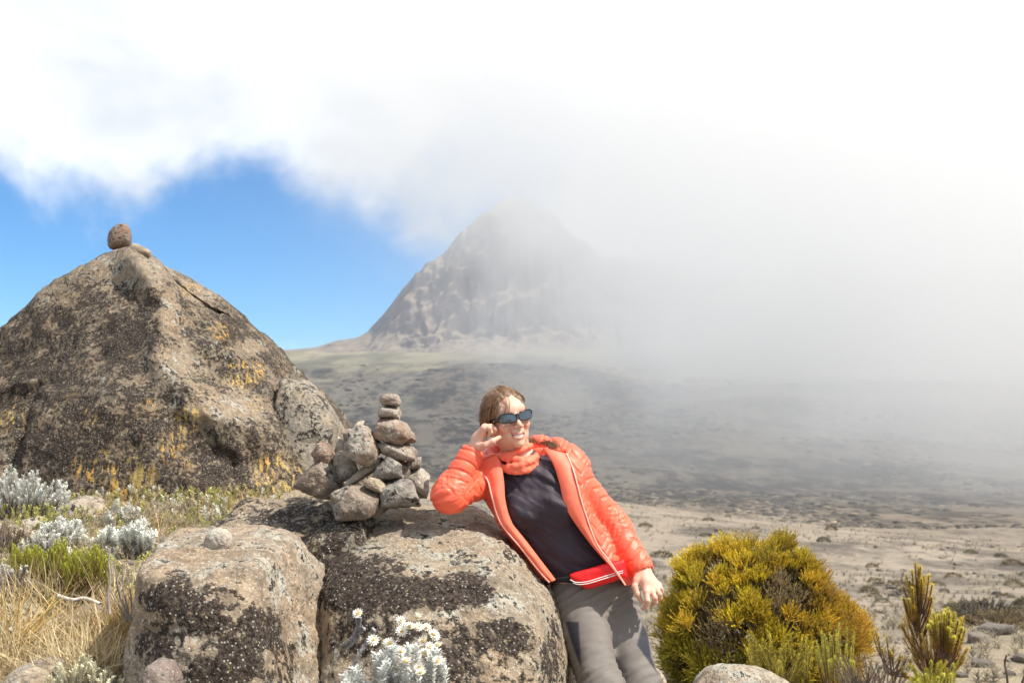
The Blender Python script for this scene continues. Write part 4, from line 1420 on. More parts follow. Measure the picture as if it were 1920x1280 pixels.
    def on_skull(th, ph, k):     # th: 0 at the front hairline .. 1 at the nape, ph: -1..1 side to side
        a = math.radians(38 + 120 * th)
        y0, z0 = math.cos(a) * 0.096, math.sin(a) * 0.088
        w = ph * math.radians(80) * (1 - 0.35 * th)
        rr = math.cos(w)
        return (0.083 * math.sin(w) * k, (-0.024 + y0 * rr ** 0.5 * k), 0.036 + z0 * rr * k - 0.05 * abs(math.sin(w)) * th)
    for i in range(800):
        ph = rng.uniform(-1, 1)
        k0 = 1.0 + abs(rng.gauss(0, 0.022))
        t0, t1 = rng.uniform(-0.02, 0.4), rng.uniform(0.5, 1.1)
        ph2 = ph * rng.uniform(0.7, 1.0) + rng.gauss(0, 0.05)
        pts = []
        for j in range(9):
            u = j / 8
            q = on_skull(t0 + (t1 - t0) * u, ph + (ph2 - ph) * u, 0.975 + (k0 - 0.965 + 0.012 * math.sin(u * 5 + i)) * math.sin(math.pi * min(0.12 + u, 1.0)))
            pts.append(hw(*q))
        st.append(tube(pts, [0.00055 * (1 - 0.6 * j / 8) for j in range(9)], 3))
    # locks hanging over the temple and behind the ear, each a little different
    for i in range(260):
        x0 = rng.uniform(-0.085, -0.055)
        a = (x0 * 0.75, rng.uniform(-0.01, 0.045), rng.uniform(0.07, 0.10))
        m_ = (x0 - rng.uniform(0.006, 0.018), a[1] - rng.uniform(0.0, 0.03), rng.uniform(0.01, 0.045))
        e_ = (x0 - rng.uniform(-0.004, 0.016), a[1] - rng.uniform(0.02, 0.06), rng.uniform(-0.055, -0.005))
        st.append(tube([hw(*q) for q in dense([a, m_, e_], 9)], [0.0006] * 8 + [0.0003], 3))
    # flyaway strands on top and to the left, loose wisps over the brow
    for i in range(190):
        ph = rng.uniform(-0.9, 0.8)
        q = Vector(on_skull(rng.uniform(0, 0.5), ph, 1.0))
        d = Vector((rng.gauss(-0.35, 0.3), rng.gauss(-0.3, 0.3), rng.gauss(0.35, 0.25)))
        L = rng.uniform(0.012, 0.05); cv = Vector((rng.gauss(-0.5, 0.5), rng.gauss(0, 0.5), rng.gauss(-0.6, 0.5)))
        pts = [hw(*(q + d * (L * u) + cv * (L * u * u * 0.8))) for u in np.linspace(0, 1, 8)]
        st.append(tube(pts, [0.00045 * (1 - 0.7 * u) for u in np.linspace(0, 1, 8)], 3))
    for w in ([(-0.020, 0.068, 0.088), (-0.026, 0.082, 0.066), (-0.036, 0.086, 0.040), (-0.048, 0.082, 0.018)],
              [(-0.012, 0.068, 0.088), (-0.016, 0.088, 0.060), (-0.026, 0.094, 0.036), (-0.034, 0.094, 0.020)],
              [(-0.034, 0.060, 0.086), (-0.048, 0.068, 0.060), (-0.062, 0.060, 0.028), (-0.072, 0.048, 0.002)],
              [(-0.030, 0.062, 0.086), (-0.052, 0.064, 0.052), (-0.068, 0.046, 0.016), (-0.080, 0.030, -0.012)]):
        for k in range(7):
            o = np.array((rng.gauss(0, .0025), rng.gauss(0, .0015), rng.gauss(0, .0025)))
            P_ = dense([np.array(q) + o * (0.4 + i * 0.5) for i, q in enumerate(w)], 12)
            st.append(tube([hw(*q) for q in P_], [0.0006] * 12, 3))
    # the tail blown over her left shoulder
    for k in range(120):
        o = Vector((rng.gauss(0, .006), rng.gauss(0, .008), rng.gauss(0, .005)))
        e = Vector((rng.gauss(0, .009), rng.gauss(0, .010), rng.gauss(0, .007)))
        P_ = [Vector(hw(0.03, -0.075, -0.055)) + o * 0.5, at(1003, 828, 4.33) + o, at(1022, 830, 4.30) + o, at(1036, 832, 4.255) + e, at(1042, 838, 4.23) + e * 1.3]
        st.append(tube(dense([p_[:] for p_ in P_], 14), [0.0006] * 13 + [0.0003], 3))
    V, F = join(st)
    m, g = new_mat('hair_strands')
    c = g.mix(g.noise(g.n('ShaderNodeTexCoord').outputs['Object'], 90.0, 2, 0.5), (0.11, 0.056, 0.028), (0.38, 0.23, 0.125))
    finish(g, c, 0.4, None, 0.5)
    link('strands', mesh_from('strands', V, F), m, hr)

    # ---- boots, below the picture
    bm_, g = new_mat('boot_leather'); finish(g, (0.07, 0.05, 0.035), 0.7, None, 0.3)
    for an in (anR, anL):
        gz = float(ground_h(np.array([an[0]]), np.array([an[1]]))[0])
        base = np.array((an[0], an[1], gz), np.float32)
        def boot(P):
            d = rc(P, an + np.array((0, 0, 0.06), np.float32), base + np.array((0, 0.02, 0.05), np.float32), 0.058, 0.045)
            d = smin(d, rc(P, base + np.array((0, 0.03, 0.045), np.float32), base + np.array((0.02, -0.17, 0.035), np.float32), 0.045, 0.038), 0.03)
            return smax(d, base[2] + 0.002 - P[:, 2], 0.006)
        V, F = surface(boot, base + np.array((-.1, -.26, -.03), np.float32), base + np.array((.12, .13, .26), np.float32), 0.008)
        link('boot', mesh_from('boot', V, F), bm_, root)
    return root


build_person()
# ------------------------------------------------------------------ plants
def leaf_material(name, trans=0.25, rough=0.6):
    m, g = new_mat(name)
    t = g.attr('tint', 'Color')
    p = g.n('ShaderNodeTexCoord').outputs['Object']
    c = g.mix(g.ramp(g.noise(p, 40.0, 3, 0.6), 0.3, 0.7), g.mix(1.0, t, (0.8, 0.8, 0.8), 'MULTIPLY'), g.mix(1.0, t, (1.2, 1.2, 1.2), 'MULTIPLY'))
    a = g.n('ShaderNodeBsdfPrincipled', {'Base Color': c, 'Roughness': rough, 'Specular IOR Level': 0.25})
    b = g.n('ShaderNodeBsdfTranslucent', {'Color': c})
    mx = g.n('ShaderNodeMixShader', {0: trans, 1: a.outputs[0], 2: b.outputs[0]})
    g.n('ShaderNodeOutputMaterial', {0: mx})
    return m


LEAF = leaf_material('heath_leaves')
WOOL = leaf_material('woolly_silver_leaves', 0.15, 0.9)
STRAW = leaf_material('dry_grass_blades', 0.3, 0.6)
WOOD = leaf_material('twig_bark', 0.0, 0.85)
NR = np.random.RandomState(5)


def frames(Dv):
    """rotation matrices whose third column is the given direction, random about it"""
    Dv = Dv / np.linalg.norm(Dv, axis=1)[:, None]
    r = NR.normal(size=Dv.shape)
    A = np.cross(Dv, r); A /= np.linalg.norm(A, axis=1)[:, None] + 1e-9
    B = np.cross(Dv, A)
    return np.stack([A, B, Dv], -1)


def scatter(tv, tf, pos, dirs, scale, width=None, c0=None, c1=None, var=0.15):
    """join copies of a template (tv along +z, height 1): colour c0 at the foot, c1 at the tip"""
    pos = np.asarray(pos, float); n, m = len(pos), len(tv)
    R = frames(np.asarray(dirs, float))
    scale = np.broadcast_to(np.asarray(scale, float), (n,))
    width = scale if width is None else np.broadcast_to(np.asarray(width, float), (n,))
    S = np.stack([width, width, scale], -1)
    L = tv[None] * S[:, None, :]
    V = np.einsum('nij,nmj->nmi', R, L) + pos[:, None, :]
    F = (tf[None] + (np.arange(n) * m)[:, None, None]).reshape(-1, tf.shape[1])
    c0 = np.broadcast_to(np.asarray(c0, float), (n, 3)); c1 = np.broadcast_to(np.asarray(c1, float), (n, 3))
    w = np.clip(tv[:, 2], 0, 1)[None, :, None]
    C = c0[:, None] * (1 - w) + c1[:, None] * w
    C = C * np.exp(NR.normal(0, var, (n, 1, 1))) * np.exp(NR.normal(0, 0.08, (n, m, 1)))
    return V.reshape(-1, 3), F, np.clip(C.reshape(-1, 3), 0.004, 0.85)


def merge(parts):
    V, F, C, off = [], [], [], 0
    for v, f, c in parts:
        V.append(v); F.append(np.asarray(f) + off); C.append(c); off += len(v)
    fs = {}
    for f in F:
        fs.setdefault(f.shape[1], []).append(f)
    return np.concatenate(V), [np.concatenate(x) for x in fs.values()], np.concatenate(C)


def plant_mesh(name, parts, smooth=False):
    V, F, C = merge(parts)
    me = mesh_from(name, V, F, smooth)
    set_col(me, 'tint', C)
    return me


def twig(pts, r0, r1, col, sides=4, n=8):
    P = dense([tuple(p) for p in pts], n)
    V, F = tube(P, list(np.linspace(r0, r1, n)), sides)
    C = np.tile(np.array(col), (len(V), 1)) * np.exp(NR.normal(0, 0.12, (len(V), 1)))
    return V, F, C


def t_sprig(k=12, spread=0.35, leaf=0.34, wid=0.055, lo=0.1):
    """short heath sprig: needle leaves round a stem"""
    V, F = [], []
    for i in range(k):
        z = lo + (1 - lo - 0.12) * i / (k - 1)
        a = i * 2.4
        o = np.array((math.cos(a), math.sin(a), 0)); s = np.array((-math.sin(a), math.cos(a), 0))
        L = leaf * (1.1 - 0.5 * z)
        b = len(V)
        V += [np.array((0, 0, z)) + s * wid, np.array((0, 0, z)) - s * wid, np.array((0, 0, z + L * 0.75)) + o * spread * L]
        F.append((b, b + 1, b + 2))
    return np.array(V), np.array(F)


def t_wool(k=34, spread=0.9, leaf=0.16, wid=0.05):
    """everlasting stem: close woolly leaves all the way up, blunt top"""
    V, F = [], []
    for i in range(k):
        z = 0.02 + 0.90 * i / (k - 1)
        a = i * 2.4
        o = np.array((math.cos(a), math.sin(a), 0)); s = np.array((-math.sin(a), math.cos(a), 0))
        b = len(V)
        up = 0.75 if z > 0.6 else 0.5
        V += [np.array((0, 0, z)) + s * wid * 0.5, np.array((0, 0, z)) - s * wid * 0.5,
              np.array((0, 0, z + leaf * up)) + o * leaf * spread - s * wid, np.array((0, 0, z + leaf * up)) + o * leaf * spread + s * wid]
        F.append((b, b + 1, b + 2, b + 3))
    return np.array(V), np.array(F)


def t_blade(seg=5, bend=0.5, w=0.012):
    V, F = [], []
    for i in range(seg + 1):
        t = i / seg
        ww = w * (1 - t) ** 0.6 + 0.001
        x = bend * t * t
        V += [(x, -ww, t * (1 - 0.25 * bend * t)), (x, ww, t * (1 - 0.25 * bend * t))]
    for i in range(seg):
        F.append((2 * i, 2 * i + 1, 2 * i + 3, 2 * i + 2))
    return np.array(V), np.array(F)


SPRIG, WOOLT = t_sprig(), t_wool()
SHOOT = t_sprig(46, 0.55, 0.10, 0.014, 0.0)


def sphere_dirs(n):
    d = NR.normal(size=(n, 3))
    return d / np.linalg.norm(d, axis=1)[:, None]


# ---- the large yellow heather bush
def heather_bush():
    Y = 8.0
    base = on_ground(1430, 1292, 5, 14)
    Y = 8.0
    c = np.array(at(1432, 1190, Y)[:]); base = Vector((c[0], c[1], float(ground_h(np.array([c[0]]), np.array([c[1]]))[0])))
    rx, ry, rz = 0.68, 0.58, 0.60
    root = empty('heather_bush', base, 'large domed heather bush, yellow-green to rusty orange, beside the person', 'bush')
    d = sphere_dirs(2600)
    d = d[(d[:, 2] > -0.62)][:480]
    lump = 1 + 0.19 * fbm(d * 2.6, 3, 91) + 0.035 * NR.normal(size=len(d))
    # lower right side drops away as in a leaning dome
    lump *= 1 - 0.20 * sstep(0.1, 1.0, d[:, 0]) * sstep(0.0, 0.6, d[:, 2])
    cent = c + d * np.array((rx, ry, rz)) * lump[:, None]
    parts = []
    yel, org, olv, gry = np.array((0.54, 0.41, 0.025)), np.array((0.46, 0.30, 0.028)), np.array((0.32, 0.295, 0.025)), np.array((0.21, 0.165, 0.125))
    n = len(cent)
    per = 84
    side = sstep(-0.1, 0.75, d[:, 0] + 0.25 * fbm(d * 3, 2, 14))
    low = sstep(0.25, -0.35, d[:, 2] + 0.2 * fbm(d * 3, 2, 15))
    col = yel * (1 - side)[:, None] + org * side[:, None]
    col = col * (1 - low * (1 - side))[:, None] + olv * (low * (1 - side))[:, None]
    px, py = to_px(cent)
    bare = (1 - sstep(0.6, 1.15, np.hypot((px - 1475) / 62, (py - 1120) / 40))) * (cent[:, 1] < c[1] + 0.1)
    bare = np.maximum(bare, (1 - sstep(0.6, 1.1, np.hypot((px - 1345) / 40, (py - 1205) / 45))) * 0.8 * (cent[:, 1] < c[1]))
    bare = np.maximum(bare, NR.uniform(0, 1, n) < 0.05)
    for i in range(n):
        k = per if bare[i] < 0.5 else 26
        rad = NR.uniform(0.035, 0.12)
        dd = sphere_dirs(k) * 0.95 + d[i] * 0.9 + np.array((0, 0, 0.55))
        dd /= np.linalg.norm(dd, axis=1)[:, None]
        pos = cent[i] + dd * rad * NR.uniform(0.2, 1.0, (k, 1)) - d[i] * 0.05
        out = dd + np.array((0, 0, 0.5)) + NR.normal(0, 0.25, (k, 3))
        cc = col[i] * math.exp(NR.normal(0, 0.22)) * np.array((1, math.exp(NR.normal(0, 0.045)), 1))
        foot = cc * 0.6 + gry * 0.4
        if bare[i] >= 0.5:
            cc = gry * 1.15 * (1 - 0.25) + col[i] * 0.25; foot = gry
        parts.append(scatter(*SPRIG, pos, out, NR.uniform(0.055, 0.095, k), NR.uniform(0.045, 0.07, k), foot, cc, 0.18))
    # inner twiggy foliage closes the view through
    k = 4200
    dd = sphere_dirs(k * 2); dd = dd[dd[:, 2] > -0.7][:k]
    pos = c + dd * np.array((rx, ry, rz)) * (NR.uniform(0.60, 0.92, (len(dd), 1)) * (1 + 0.19 * fbm(dd * 2.6, 3, 91))[:, None] * (1 - 0.20 * sstep(0.1, 1.0, dd[:, 0]) * sstep(0.0, 0.6, dd[:, 2]))[:, None])
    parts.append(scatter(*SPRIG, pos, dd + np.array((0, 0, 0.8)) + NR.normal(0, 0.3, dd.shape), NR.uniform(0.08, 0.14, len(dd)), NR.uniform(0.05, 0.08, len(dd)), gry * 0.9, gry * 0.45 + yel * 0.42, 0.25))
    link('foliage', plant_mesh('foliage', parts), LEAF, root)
    tw = []
    foot = np.array(base[:])
    for i in range(150):
        e = cent[NR.randint(n)]
        mid = foot * 0.4 + e * 0.6 + NR.normal(0, 0.05, 3); mid[2] = foot[2] * 0.5 + e[2] * 0.5
        tw.append(twig([foot + NR.normal(0, 0.06, 3) * (1, 1, 0), mid, e], 0.010, 0.003, (0.17, 0.13, 0.10), 4, 8))
    link('branch', plant_mesh('branch', tw, True), WOOD, root)


def shoot_plant(name, label, cat, base, tips, col0, col1, foot, group=None, stem=0.006, frac=0.55, fat=0.05, sub=0.0, woodc=(0.13, 0.085, 0.065), mat=None, tmpl=None):
    """stems that fork from a foot and end in upright leafy shoots"""
    base = Vector(base)
    root = empty(name, base, label, cat, group)
    tw, lf = [], []
    b = np.array(base[:])
    tmpl = tmpl or SHOOT
    for (tip, hub) in tips:
        t = np.array(tip[:] if hasattr(tip, 'x') else tip, float)
        h = b if hub is None else np.array(hub[:], float)
        up = np.linalg.norm(t - h)
        m1 = h * 0.55 + t * 0.45 + (t - h) * np.array((0.12, 0.12, 0)) + np.array((0, 0, -0.04 * up))
        P = dense([tuple(h), tuple(m1), tuple(t)], 9)
        tw.append(twig([tuple(p) for p in P], stem, stem * 0.4, woodc, 4, 9))
        k0 = int(round((1 - frac) * 8))
        for i in range(k0, 8):
            seg = P[i + 1] - P[i]
            L = np.linalg.norm(seg)
            w = (i - k0) / max(8 - k0, 1)
            cA = np.array(col0) * (1 - w) + np.array(col1) * w
            w2 = min(w + 1.0 / max(8 - k0, 1), 1)
            cB = np.array(col0) * (1 - w2) + np.array(col1) * w2
            q = max(1, int(L / 0.022))
            for j in range(q):
                lf.append((P[i] + seg * (j / q), seg, L / q * 1.5, cA, cB))
    link('stem', plant_mesh('stem', tw, True), WOOD, root)
    pos = np.array([x[0] for x in lf]); dr = np.array([x[1] for x in lf]); sc = np.array([x[2] for x in lf])
    c0 = np.array([x[3] for x in lf]); c1 = np.array([x[4] for x in lf])
    short = t_sprig(22, 0.85, 0.34, 0.05, 0.0)
    link('foliage', plant_mesh('foliage', [scatter(*short, pos, dr, sc, np.full(len(sc), fat), c0, c1, 0.14)]), mat or LEAF, root)
    return root


def right_heaths():
    R = random.Random(3)
    yg, ygr, orr, brn = (0.52, 0.40, 0.04), (0.48, 0.42, 0.05), (0.36, 0.19, 0.06), (0.20, 0.115, 0.065)

    def fan(Y, foot, tips, jit=0.06):
        return [(at(x, y, Y + R.uniform(-jit, jit)), at(hx, hy, Y) if hx else None) for (x, y, hx, hy) in tips]
    Y = 5.0
    t = [(1716, 1056, 1722, 1140), (1710, 1070, 1720, 1150), (1723, 1068, 1724, 1145), (1699, 1078, 1722, 1150), (1705, 1090, 1722, 1150), (1735, 1080, 1726, 1140), (1742, 1078, 1728, 1150),
         (1748, 1096, 1728, 1160), (1694, 1100, 1722, 1160), (1728, 1085, 1724, 1150), (1694, 1122, 1715, 1175), (1698, 1130, 1718, 1180), (1705, 1128, 1718, 1180), (1712, 1135, 1718, 1175), (1747, 1120, 1728, 1175),
         (1722, 1140, 1735, 1250), (1690, 1172, 1735, 1230)]
    for i in range(26):
        h = R.uniform(0, 1)
        x = 1720 + (R.uniform(-1, 1)) * (8 + 24 * h)
        t.append((x, 1064 + 80 * h + R.uniform(-8, 8), 1720 + (x - 1720) * 0.25, 1120 + 90 * h))
    shoot_plant('heather_shoot', 'tall lone heather stem with orange-yellow tips, right of the bush', 'heather', at(1738, 1300, Y), [(a, b) for a, b in fan(Y, None, t)] + [(at(1722, 1150, Y), None)],
                orr, yg, None, 'young heather plants', 0.0045, 0.62, 0.062)
    t = []
    for i in range(52):
        u = i / 51
        t.append((1742 + 62 * u + R.uniform(-4, 4), 1132 + 55 * abs(u - 0.35) ** 1.2 + R.uniform(0, 40), 1768 + R.uniform(-6, 10), 1232))
    t += [(1803, 1160, 1775, 1250), (1809, 1180, 1775, 1255), (1800, 1190, 1775, 1250)]
    shoot_plant('heather_shoot', 'broad fan of rusty heather shoots with lime green tips at the right', 'heather', at(1769, 1300, 4.85), fan(4.85, None, t, .1) + [(at(1769, 1232, 4.85), None)],
                orr, ygr, None, 'young heather plants', 0.0045, 0.66, 0.062)
    t = [(1636 + 6 * i + R.uniform(-5, 5), 1160 + 7 * i + R.uniform(0, 36), 1672 + R.uniform(-12, 8), 1262) for i in range(14)]
    shoot_plant('heather_shoot', 'thin brown heather with few yellow tips between bush and tall stem', 'heather', at(1680, 1300, 5.3), fan(5.3, None, t) + [(at(1672, 1262, 5.3), None)],
                brn, yg, None, 'young heather plants', 0.0035, 0.5, 0.050, woodc=(0.16, 0.12, 0.10))
    t = [(1752 + R.uniform(-62, 66), 1150 + R.uniform(0, 95), 1752 + R.uniform(-22, 28), 1275) for i in range(70)]
    shoot_plant('heather_shoot', 'tangle of brown heather shoots filling the foot of the tall stem', 'heather', at(1752, 1312, 5.15), fan(5.15, None, t, .2),
                (0.22, 0.13, 0.065), (0.44, 0.31, 0.06), None, 'young heather plants', 0.003, 0.6, 0.050, woodc=(0.15, 0.10, 0.08))
    t = [(1745 + R.uniform(-45, 62), 1236 + R.uniform(0, 45), 1760 + R.uniform(-30, 30), 1300) for i in range(34)]
    shoot_plant('heather_shoot', 'low bright lime heather at the bottom edge under the fan', 'heather', at(1760, 1310, 4.6), fan(4.6, None, t, .12),
                (0.30, 0.25, 0.05), (0.45, 0.43, 0.05), None, 'young heather plants', 0.003, 0.75, 0.045)
    t = []
    for i in range(46):
        x = 1528 + 75 * R.random()
        t.append((x, 1170 + R.uniform(0, 70) + abs(x - 1572) * 0.5, 1570 + (x - 1570) * 0.6, 1290))
    shoot_plant('heather_shoot', 'upright heather shoots with lime tips before the bush', 'heather', at(1570, 1310, 6.4), fan(6.4, None, t, .2),
                (0.36, 0.25, 0.07), (0.45, 0.44, 0.06), None, 'young heather plants', 0.003, 0.7, 0.046, woodc=(0.19, 0.14, 0.115))
    t = [(1395 + R.uniform(0, 130), 1185 + R.uniform(0, 75), 1460 + R.uniform(-50, 50), 1300) for i in range(75)]
    shoot_plant('heather_shoot', 'yellow heather tuft growing behind the rough grey rock', 'heather', at(1460, 1310, 6.6), fan(6.6, None, t, .25),
                (0.26, 0.20, 0.06), (0.42, 0.36, 0.04), None, 'young heather plants', 0.003, 0.8, 0.050)
    t = [(1640 + R.uniform(-75, 60), 1235 + R.uniform(-10, 50), 1640 + R.uniform(-50, 50), 1310) for i in range(60)]
    shoot_plant('heather_shoot', 'grey-brown withered heather at the foot of the thin stems', 'heather', at(1640, 1315, 5.6), fan(5.6, None, t, .25),
                (0.17, 0.135, 0.11), (0.24, 0.185, 0.12), None, 'young heather plants', 0.003, 0.6, 0.038, woodc=(0.2, 0.16, 0.14))
    tw = [twig([at(1890, 1300, 4.6), at(1888, 1262, 4.6), at(1884, 1245, 4.62), at(1887, 1228, 4.6)], 0.006, 0.003, (0.09, 0.06, 0.05)),
          twig([at(1915, 1300, 4.6), at(1918, 1275, 4.6), at(1925, 1258, 4.6)], 0.006, 0.004, (0.09, 0.06, 0.05))]
    link('dead_twig', plant_mesh('dead_twig', tw, True), WOOD, label='bare dead twigs sticking up at the right edge of the picture', cat='twig')


def silver_shrub(label, base_px, Y, tips_box, n, size, seed, col=(0.70, 0.72, 0.66), foot=(0.36, 0.34, 0.30), name='silver_shrub', grp='silver everlasting shrubs', twigs=True, fat=0.30):
    R = np.random.RandomState(seed)
    b = on_ground(base_px[0], base_px[1], Y * 0.75, Y * 1.3) if Y > 0 else at(base_px[0], base_px[1], -Y)
    Yb = b.y
    root = empty(name, b, label, 'shrub', grp)
    x0, y0, x1, y1 = tips_box
    tw, pos, dirs, sc = [], [], [], []
    for i in range(n):
        u = R.uniform(-1, 1)
        px = (x0 + x1) / 2 + u * (x1 - x0) / 2
        lump = 0.5 + 0.5 * math.sin(u * 7.0 + seed * 1.7) * math.cos(u * 3.1 + seed)
        top = y0 + (y1 - y0) * (R.uniform(0, 1) ** 0.8 * 0.62 + 0.30 * lump + 0.45 * abs(u) ** 2.5)
        dy = R.uniform(-0.5, 0.5) * (x1 - x0) / FPX * Yb * 0.8
        t = np.array(at(px, min(top, y1), Yb + dy)[:])
        L = size * R.uniform(0.6, 1.25)
        d = np.array((0.35 * u + R.normal(0, 0.25), R.normal(0, 0.25), 1.0))
        d /= np.linalg.norm(d)
        pos.append(t - d * L); dirs.append(d); sc.append(L)
        if twigs:
            f = np.array(b[:]) + np.array(((t[0] - b[0]) * 0.5, dy * 0.6, -0.02))
            tw.append(twig([tuple(f), tuple(f * 0.4 + pos[-1] * 0.6 + np.array((0, 0, -0.01))), tuple(pos[-1])], 0.0035, 0.002, (0.23, 0.19, 0.165), 3, 5))
    sc = np.array(sc)
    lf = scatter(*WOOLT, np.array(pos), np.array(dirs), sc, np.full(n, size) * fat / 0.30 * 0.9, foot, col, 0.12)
    link('foliage', plant_mesh('foliage', [lf]), WOOL, root)
    if tw:
        link('stem', plant_mesh('stem', tw, True), WOOD, root)
    return root


def flowering_everlasting():
    R = np.random.RandomState(77)
    Y = 3.15
    b = at(730, 1345, Y)
    root = empty('everlasting_plant', b, 'silver everlasting with white and yellow flowers before the lichened rock', 'flower')
    pos, dirs, sc, heads = [], [], [], []
    tops = []
    for i in range(110):
        u = R.uniform(-1, 1)
        px = 738 + u * 98
        crown = 1198 + 62 * max(0, -u - 0.05) + 46 * max(0, u - 0.55) + (38 if -0.62 < u < -0.35 else 0)
        py = crown + R.uniform(0, 1) ** 1.3 * 120
        t = np.array(at(px, py, Y + R.uniform(-0.11, 0.10))[:])
        L = R.uniform(0.07, 0.14)
        d = np.array((0.25 * u + R.normal(0, 0.16), R.normal(0, 0.16) - 0.1, 1.0)); d /= np.linalg.norm(d)
        pos.append(t - d * L); dirs.append(d); sc.append(L); tops.append((t, d))
    # leafy stems: many narrow woolly leaves
    wool = t_wool(58, 0.95, 0.085, 0.022)
    lf = scatter(*wool, np.array(pos), np.array(dirs), np.array(sc), np.full(len(sc), 0.165), (0.30, 0.29, 0.27), (0.68, 0.70, 0.66), 0.14)
    # trailing grey stems on the left
    extra = []
    for pts in ([(640, 1213), (660, 1196), (680, 1178)], [(640, 1214), (655, 1208), (672, 1192)], [(668, 1188), (672, 1170), (673, 1158)], [(650, 1280), (668, 1235), (690, 1200), (700, 1182)]):
        P = dense([at(x, y, Y + 0.05)[:] for x, y in pts], 10)
        seg = np.diff(P, axis=0)
        extra.append(scatter(*t_wool(16, 0.9, 0.5, 0.16), P[:-1], seg, np.linalg.norm(seg, axis=1) * 1.6, np.full(9, 0.018), (0.36, 0.34, 0.34), (0.46, 0.45, 0.45), 0.1))
    link('foliage', plant_mesh('foliage', [lf] + extra), WOOL, root)
    tw = [twig([at(738 + (t[0] - at(738, 1200, Y).x) * 420, 1345, Y), tuple(p)], 0.004, 0.003, (0.30, 0.28, 0.25), 4, 4) for p, (t, d) in zip(pos, tops)]
    link('stem', plant_mesh('stem', tw, True), WOOD, root)
    # flower heads: pointed white bracts in three rows round a yellow button
    bract = []
    bf = []
    for row, (k, el, L) in enumerate(((13, 0.35, 1.0), (12, 0.8, 0.9), (9, 1.2, 0.7))):
        for i in range(k):
            a = 2 * math.pi * (i + 0.5 * row) / k
            o = np.array((math.cos(a) * math.cos(el), math.sin(a) * math.cos(el), math.sin(el)))
            s = np.array((-math.sin(a), math.cos(a), 0)) * 0.13
            z0 = np.array((0, 0, 0.05 * row))
            q = len(bract)
            bract += [z0 + o * 0.15 - s * 0.7, z0 + o * 0.15 + s * 0.7, z0 + o * 0.6 * L + s, z0 + o * L, z0 + o * 0.6 * L - s]
            bf += [(q, q + 1, q + 2), (q, q + 2, q + 4), (q + 4, q + 2, q + 3)]
    bract, bf = np.array(bract), np.array(bf)
    D, F = cubesphere(4)
    spots = [(672, 1151), (751, 1164), (753, 1184), (780, 1158), (778, 1178), (785, 1176), (800, 1177), (812, 1190), (815, 1193), (730, 1206), (796, 1202), (806, 1212), (822, 1210), (796, 1226), (761, 1241),
             (821, 1240), (786, 1252), (700, 1201), (768, 1176), (790, 1262), (752, 1222)]
    fm, g = new_mat('white_bracts')
    finish(g, (0.83, 0.81, 0.72), 0.6, None, 0.3)
    ym, g = new_mat('flower_button')
    c = g.mix(g.noise(g.n('ShaderNodeTexCoord').outputs['Object'], 300, 2, 0.6), (0.55, 0.25, 0.03), (0.66, 0.46, 0.10))
    finish(g, c, 0.8)
    me_b = mesh_from('flower_head', bract, bf, False); me_y = mesh_from('button', D * np.array((0.30, 0.30, 0.24)) + np.array((0, 0, 0.16)), F)
    me_b.materials.append(fm); me_y.materials.append(ym)
    for i, (x, y) in enumerate(spots):
        p = at(x, y, Y - 0.15 + 0.06 * R.uniform(-1, 1))
        s = R.uniform(0.0150, 0.0205)
        ax = Vector((R.normal(0, 0.35), -0.55 + R.normal(0, 0.3), 0.8)).normalized()
        M = Matrix.LocRotScale(p, ax.to_track_quat('Z', 'Y'), Vector((s, s, s)))
        o = bpy.data.objects.new('flower_head', me_b); COL.objects.link(o)
        o.parent = root; o.matrix_parent_inverse = Matrix.Translation(-b); o.matrix_basis = M
        q = bpy.data.objects.new('button', me_y); COL.objects.link(q)
        q.parent = o


def grass(name, label, spots, mat=STRAW, kind=None, cat='grass', group=None, seed=0):
    """spots: (px, py, n, height, spread_px, lean, c0, c1)"""
    parts = []
    for (px, py, n, h, sp, lean, c0, c1) in spots:
        x = px + NR.normal(0, sp, n); y = py + NR.normal(0, sp * 0.35, n)
        b0 = on_ground(px, py, 2.2, 9)
        k = b0.y / FPX
        bx = b0.x + (x - px) * k; by = b0.y + NR.normal(0, sp * k * 1.1, n)
        bz = ground_h(bx, by) - 0.01
        d = np.stack([NR.normal(lean, 0.34, n), NR.normal(0, 0.34, n), np.ones(n)], -1)
        for bend in (0.2, 0.6, 1.0):
            m = NR.randint(0, 3, n) == int(bend * 2.4)
            if m.sum() == 0:
                continue
            tv, tf = t_blade(6, bend, 0.011)
            parts.append(scatter(tv, tf, np.stack([bx, by, bz], -1)[m], d[m], NR.uniform(0.55, 1.25, m.sum()) * h, NR.uniform(0.6, 1.2, m.sum()) * h * np.clip(0.20 / h, 0.6, 1.4), c0, c1, 0.2))
    return link(name, plant_mesh(name, parts), mat, label=label, cat=cat, group=group, kind=kind)


